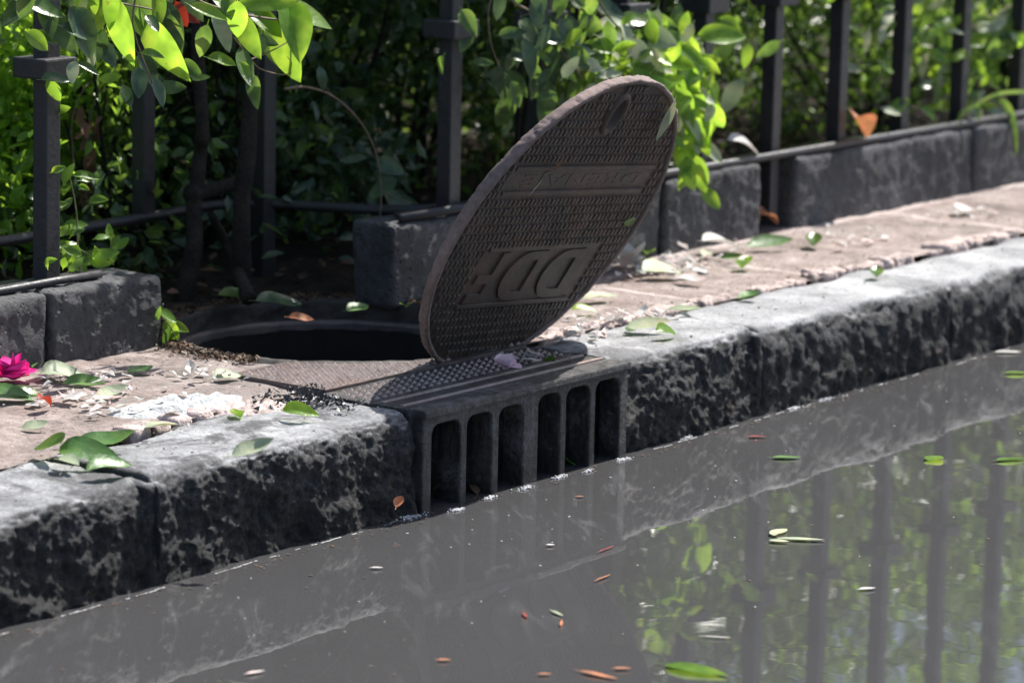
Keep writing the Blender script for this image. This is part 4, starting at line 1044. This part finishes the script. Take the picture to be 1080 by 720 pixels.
for px, py, L, ang, w_, mt, lab in ((757,671,.042,-3,.1,'white','white sliver floating at the lower right'), (915,620,.03,5,.4,'white','small white scrap floating right of centre'),
      (637,608,.045,22,.10,'orange','thin tan twig floating near the centre'), (554,648,.03,-50,.2,'redl','short red brown scrap floating left of the yellow twig'),
      (588,646,.035,-25,.2,'pale','yellow bent sprig floating below centre'), (592,657,.03,-100,.15,'orange','orange end of the bent sprig below centre'),
      (632,711,.065,-12,.2,'orange','long orange dry leaf floating at the bottom edge'), (657,704,.025,0,.4,'orange','small orange leaf right of the long one at the bottom edge'),
      (690,657,.03,14,.12,'bright','thin green blade floating at the lower centre'), (581,574,.014,0,.6,'white','tiny white scrap floating in front of the grate'), (575,710,.02,0,.4,'orange','tiny orange scrap at the bottom edge'),
      (735,706,.10,-10,.42,'bright','large bright green leaf floating at the bottom right of centre'), (398,598,.02,0,.4,'white','white scrap floating below the grate'), (612,523,.014,0,.4,'orange','tiny tan scrap near the grate bars'),
      (640,578,.05,22,.09,'redl','thin red stem floating along the bright line'), (469,695,.02,0,.4,'orange','tiny tan scrap near the bottom'), (270,708,.03,10,.3,'white','pale scrap floating at the lower left')):
    floating('floating_scrap', lab, 'floating scrap', px, py, L, ang, mt, w_, 'scraps floating on the water')
for k, (px, py, Y, L, ang, mt, lab) in enumerate(((500, 514, .03, .03, 70, 'brown', 'brown leaf caught in the second slot of the grate'), (607, 487, .03, .045, 110, 'fallen', 'green leaf caught in the fifth slot of the grate'))):
    fallen('trapped_leaf', lab, 'leaf', px, py, 0, L, ang, mt, 'leaves caught in the grate', .3, .5, Y=Y, up=.8)
# foam at the foot of the grate bars
def foam(px, py, s_, seed, lab, k=70):
    rg = random.Random(seed); mb = MB(); c = at_z(px, py, .0)
    for i in range(k):
        p = c + Vector((rg.gauss(0, s_*1.1), rg.gauss(-.002, s_*.4), abs(rg.gauss(0, .0012)))); r = rg.uniform(.0008, .0026)
        bm = bmesh.new(); bmesh.ops.create_icosphere(bm, subdivisions=1, radius=r, matrix=Matrix.Translation(p)); mb.bm(bm)
    tag(mb.obj('foam_clump', M['foam'], smooth=True), lab, 'foam', 'foam clumps at the waterline')
for i, (px, py, s_, lab) in enumerate(((433,545,.014,'foam clump at the kerb corner left of the grate'), (480,538,.009,'thin foam at the foot of the first grate bar'), (516,525,.006,'small foam clump under the second grate bar'),
        (553,515,.010,'foam clump under the wide middle grate bar'), (590,503,.008,'foam clump under the bar right of the wide one'), (619,497,.005,'tiny foam clump under the last slender bar'), (656,485,.010,'foam clump at the right end of the grate'),
        (868,421,.010,'foam speck at the kerb foot right of the red leaf'), (835,431,.008,'foam speck at the kerb foot left of the other'), (722,462,.010,'foam line scrap at the kerb foot right of the grate'), (215,600,.008,'foam clump under the left kerb joint'))):
    foam(px, py, s_, i + 3, lab)
mb = MB(); rg = random.Random(77)
for i in range(170):
    x, y = rg.uniform(-1.3, 3.2), -abs(rg.gauss(0, .42)) - .01; s_ = rg.uniform(.0006, .0022)
    V = [(x + s_*math.cos(q)*rg.uniform(.6,1.4), y + s_*math.sin(q)*rg.uniform(.6,1.4), .0012) for q in (0, 1.3, 2.5, 3.8, 5)]
    mb.add(V, [(0,1,2,3,4)])
md = MB()
for i in range(520):
    x = rg.uniform(-1.3, 3.2); y = -.008 - abs(rg.gauss(0, .022)) if rg.random() < .8 else -abs(rg.gauss(0, .5)); s_ = rg.uniform(.001, .0045); an = rg.uniform(0, 3.14); w_ = rg.uniform(.2, .8)
    V = [(x + s_*(math.cos(q)*math.cos(an) - w_*math.sin(q)*math.sin(an)), y + s_*(math.cos(q)*math.sin(an) + w_*math.sin(q)*math.cos(an)), .0016) for q in (0, 1.3, 2.5, 3.8, 5)]
    md.add(V, [(0,1,2,3,4)])
tag(md.obj('floating_debris', M['litter']), 'brown plant crumbs floating along the kerb', 'debris', kind='stuff')
# scum line where the water meets the kerb
x = -1.6
while x < 4:
    L = rg.uniform(.006, .028)
    if rg.random() < .4 and not (-.03 < x < .62):
        V = []; n_ = 6; y_ = -.006 + rg.uniform(-.004,.004)
        for k in range(n_): V += [(x + L*k/(n_-1), y_ + rg.uniform(-.001,.001), .0013), (x + L*k/(n_-1), y_ - .0018 + rg.uniform(-.001,.001), .0013)]
        mb.add(V, [(2*k, 2*k+1, 2*k+3, 2*k+2) for k in range(n_-1)])
    x += L
tag(mb.obj('floating_specks', M['foam']), 'white specks and scum floating on the grey water', 'specks', kind='stuff')
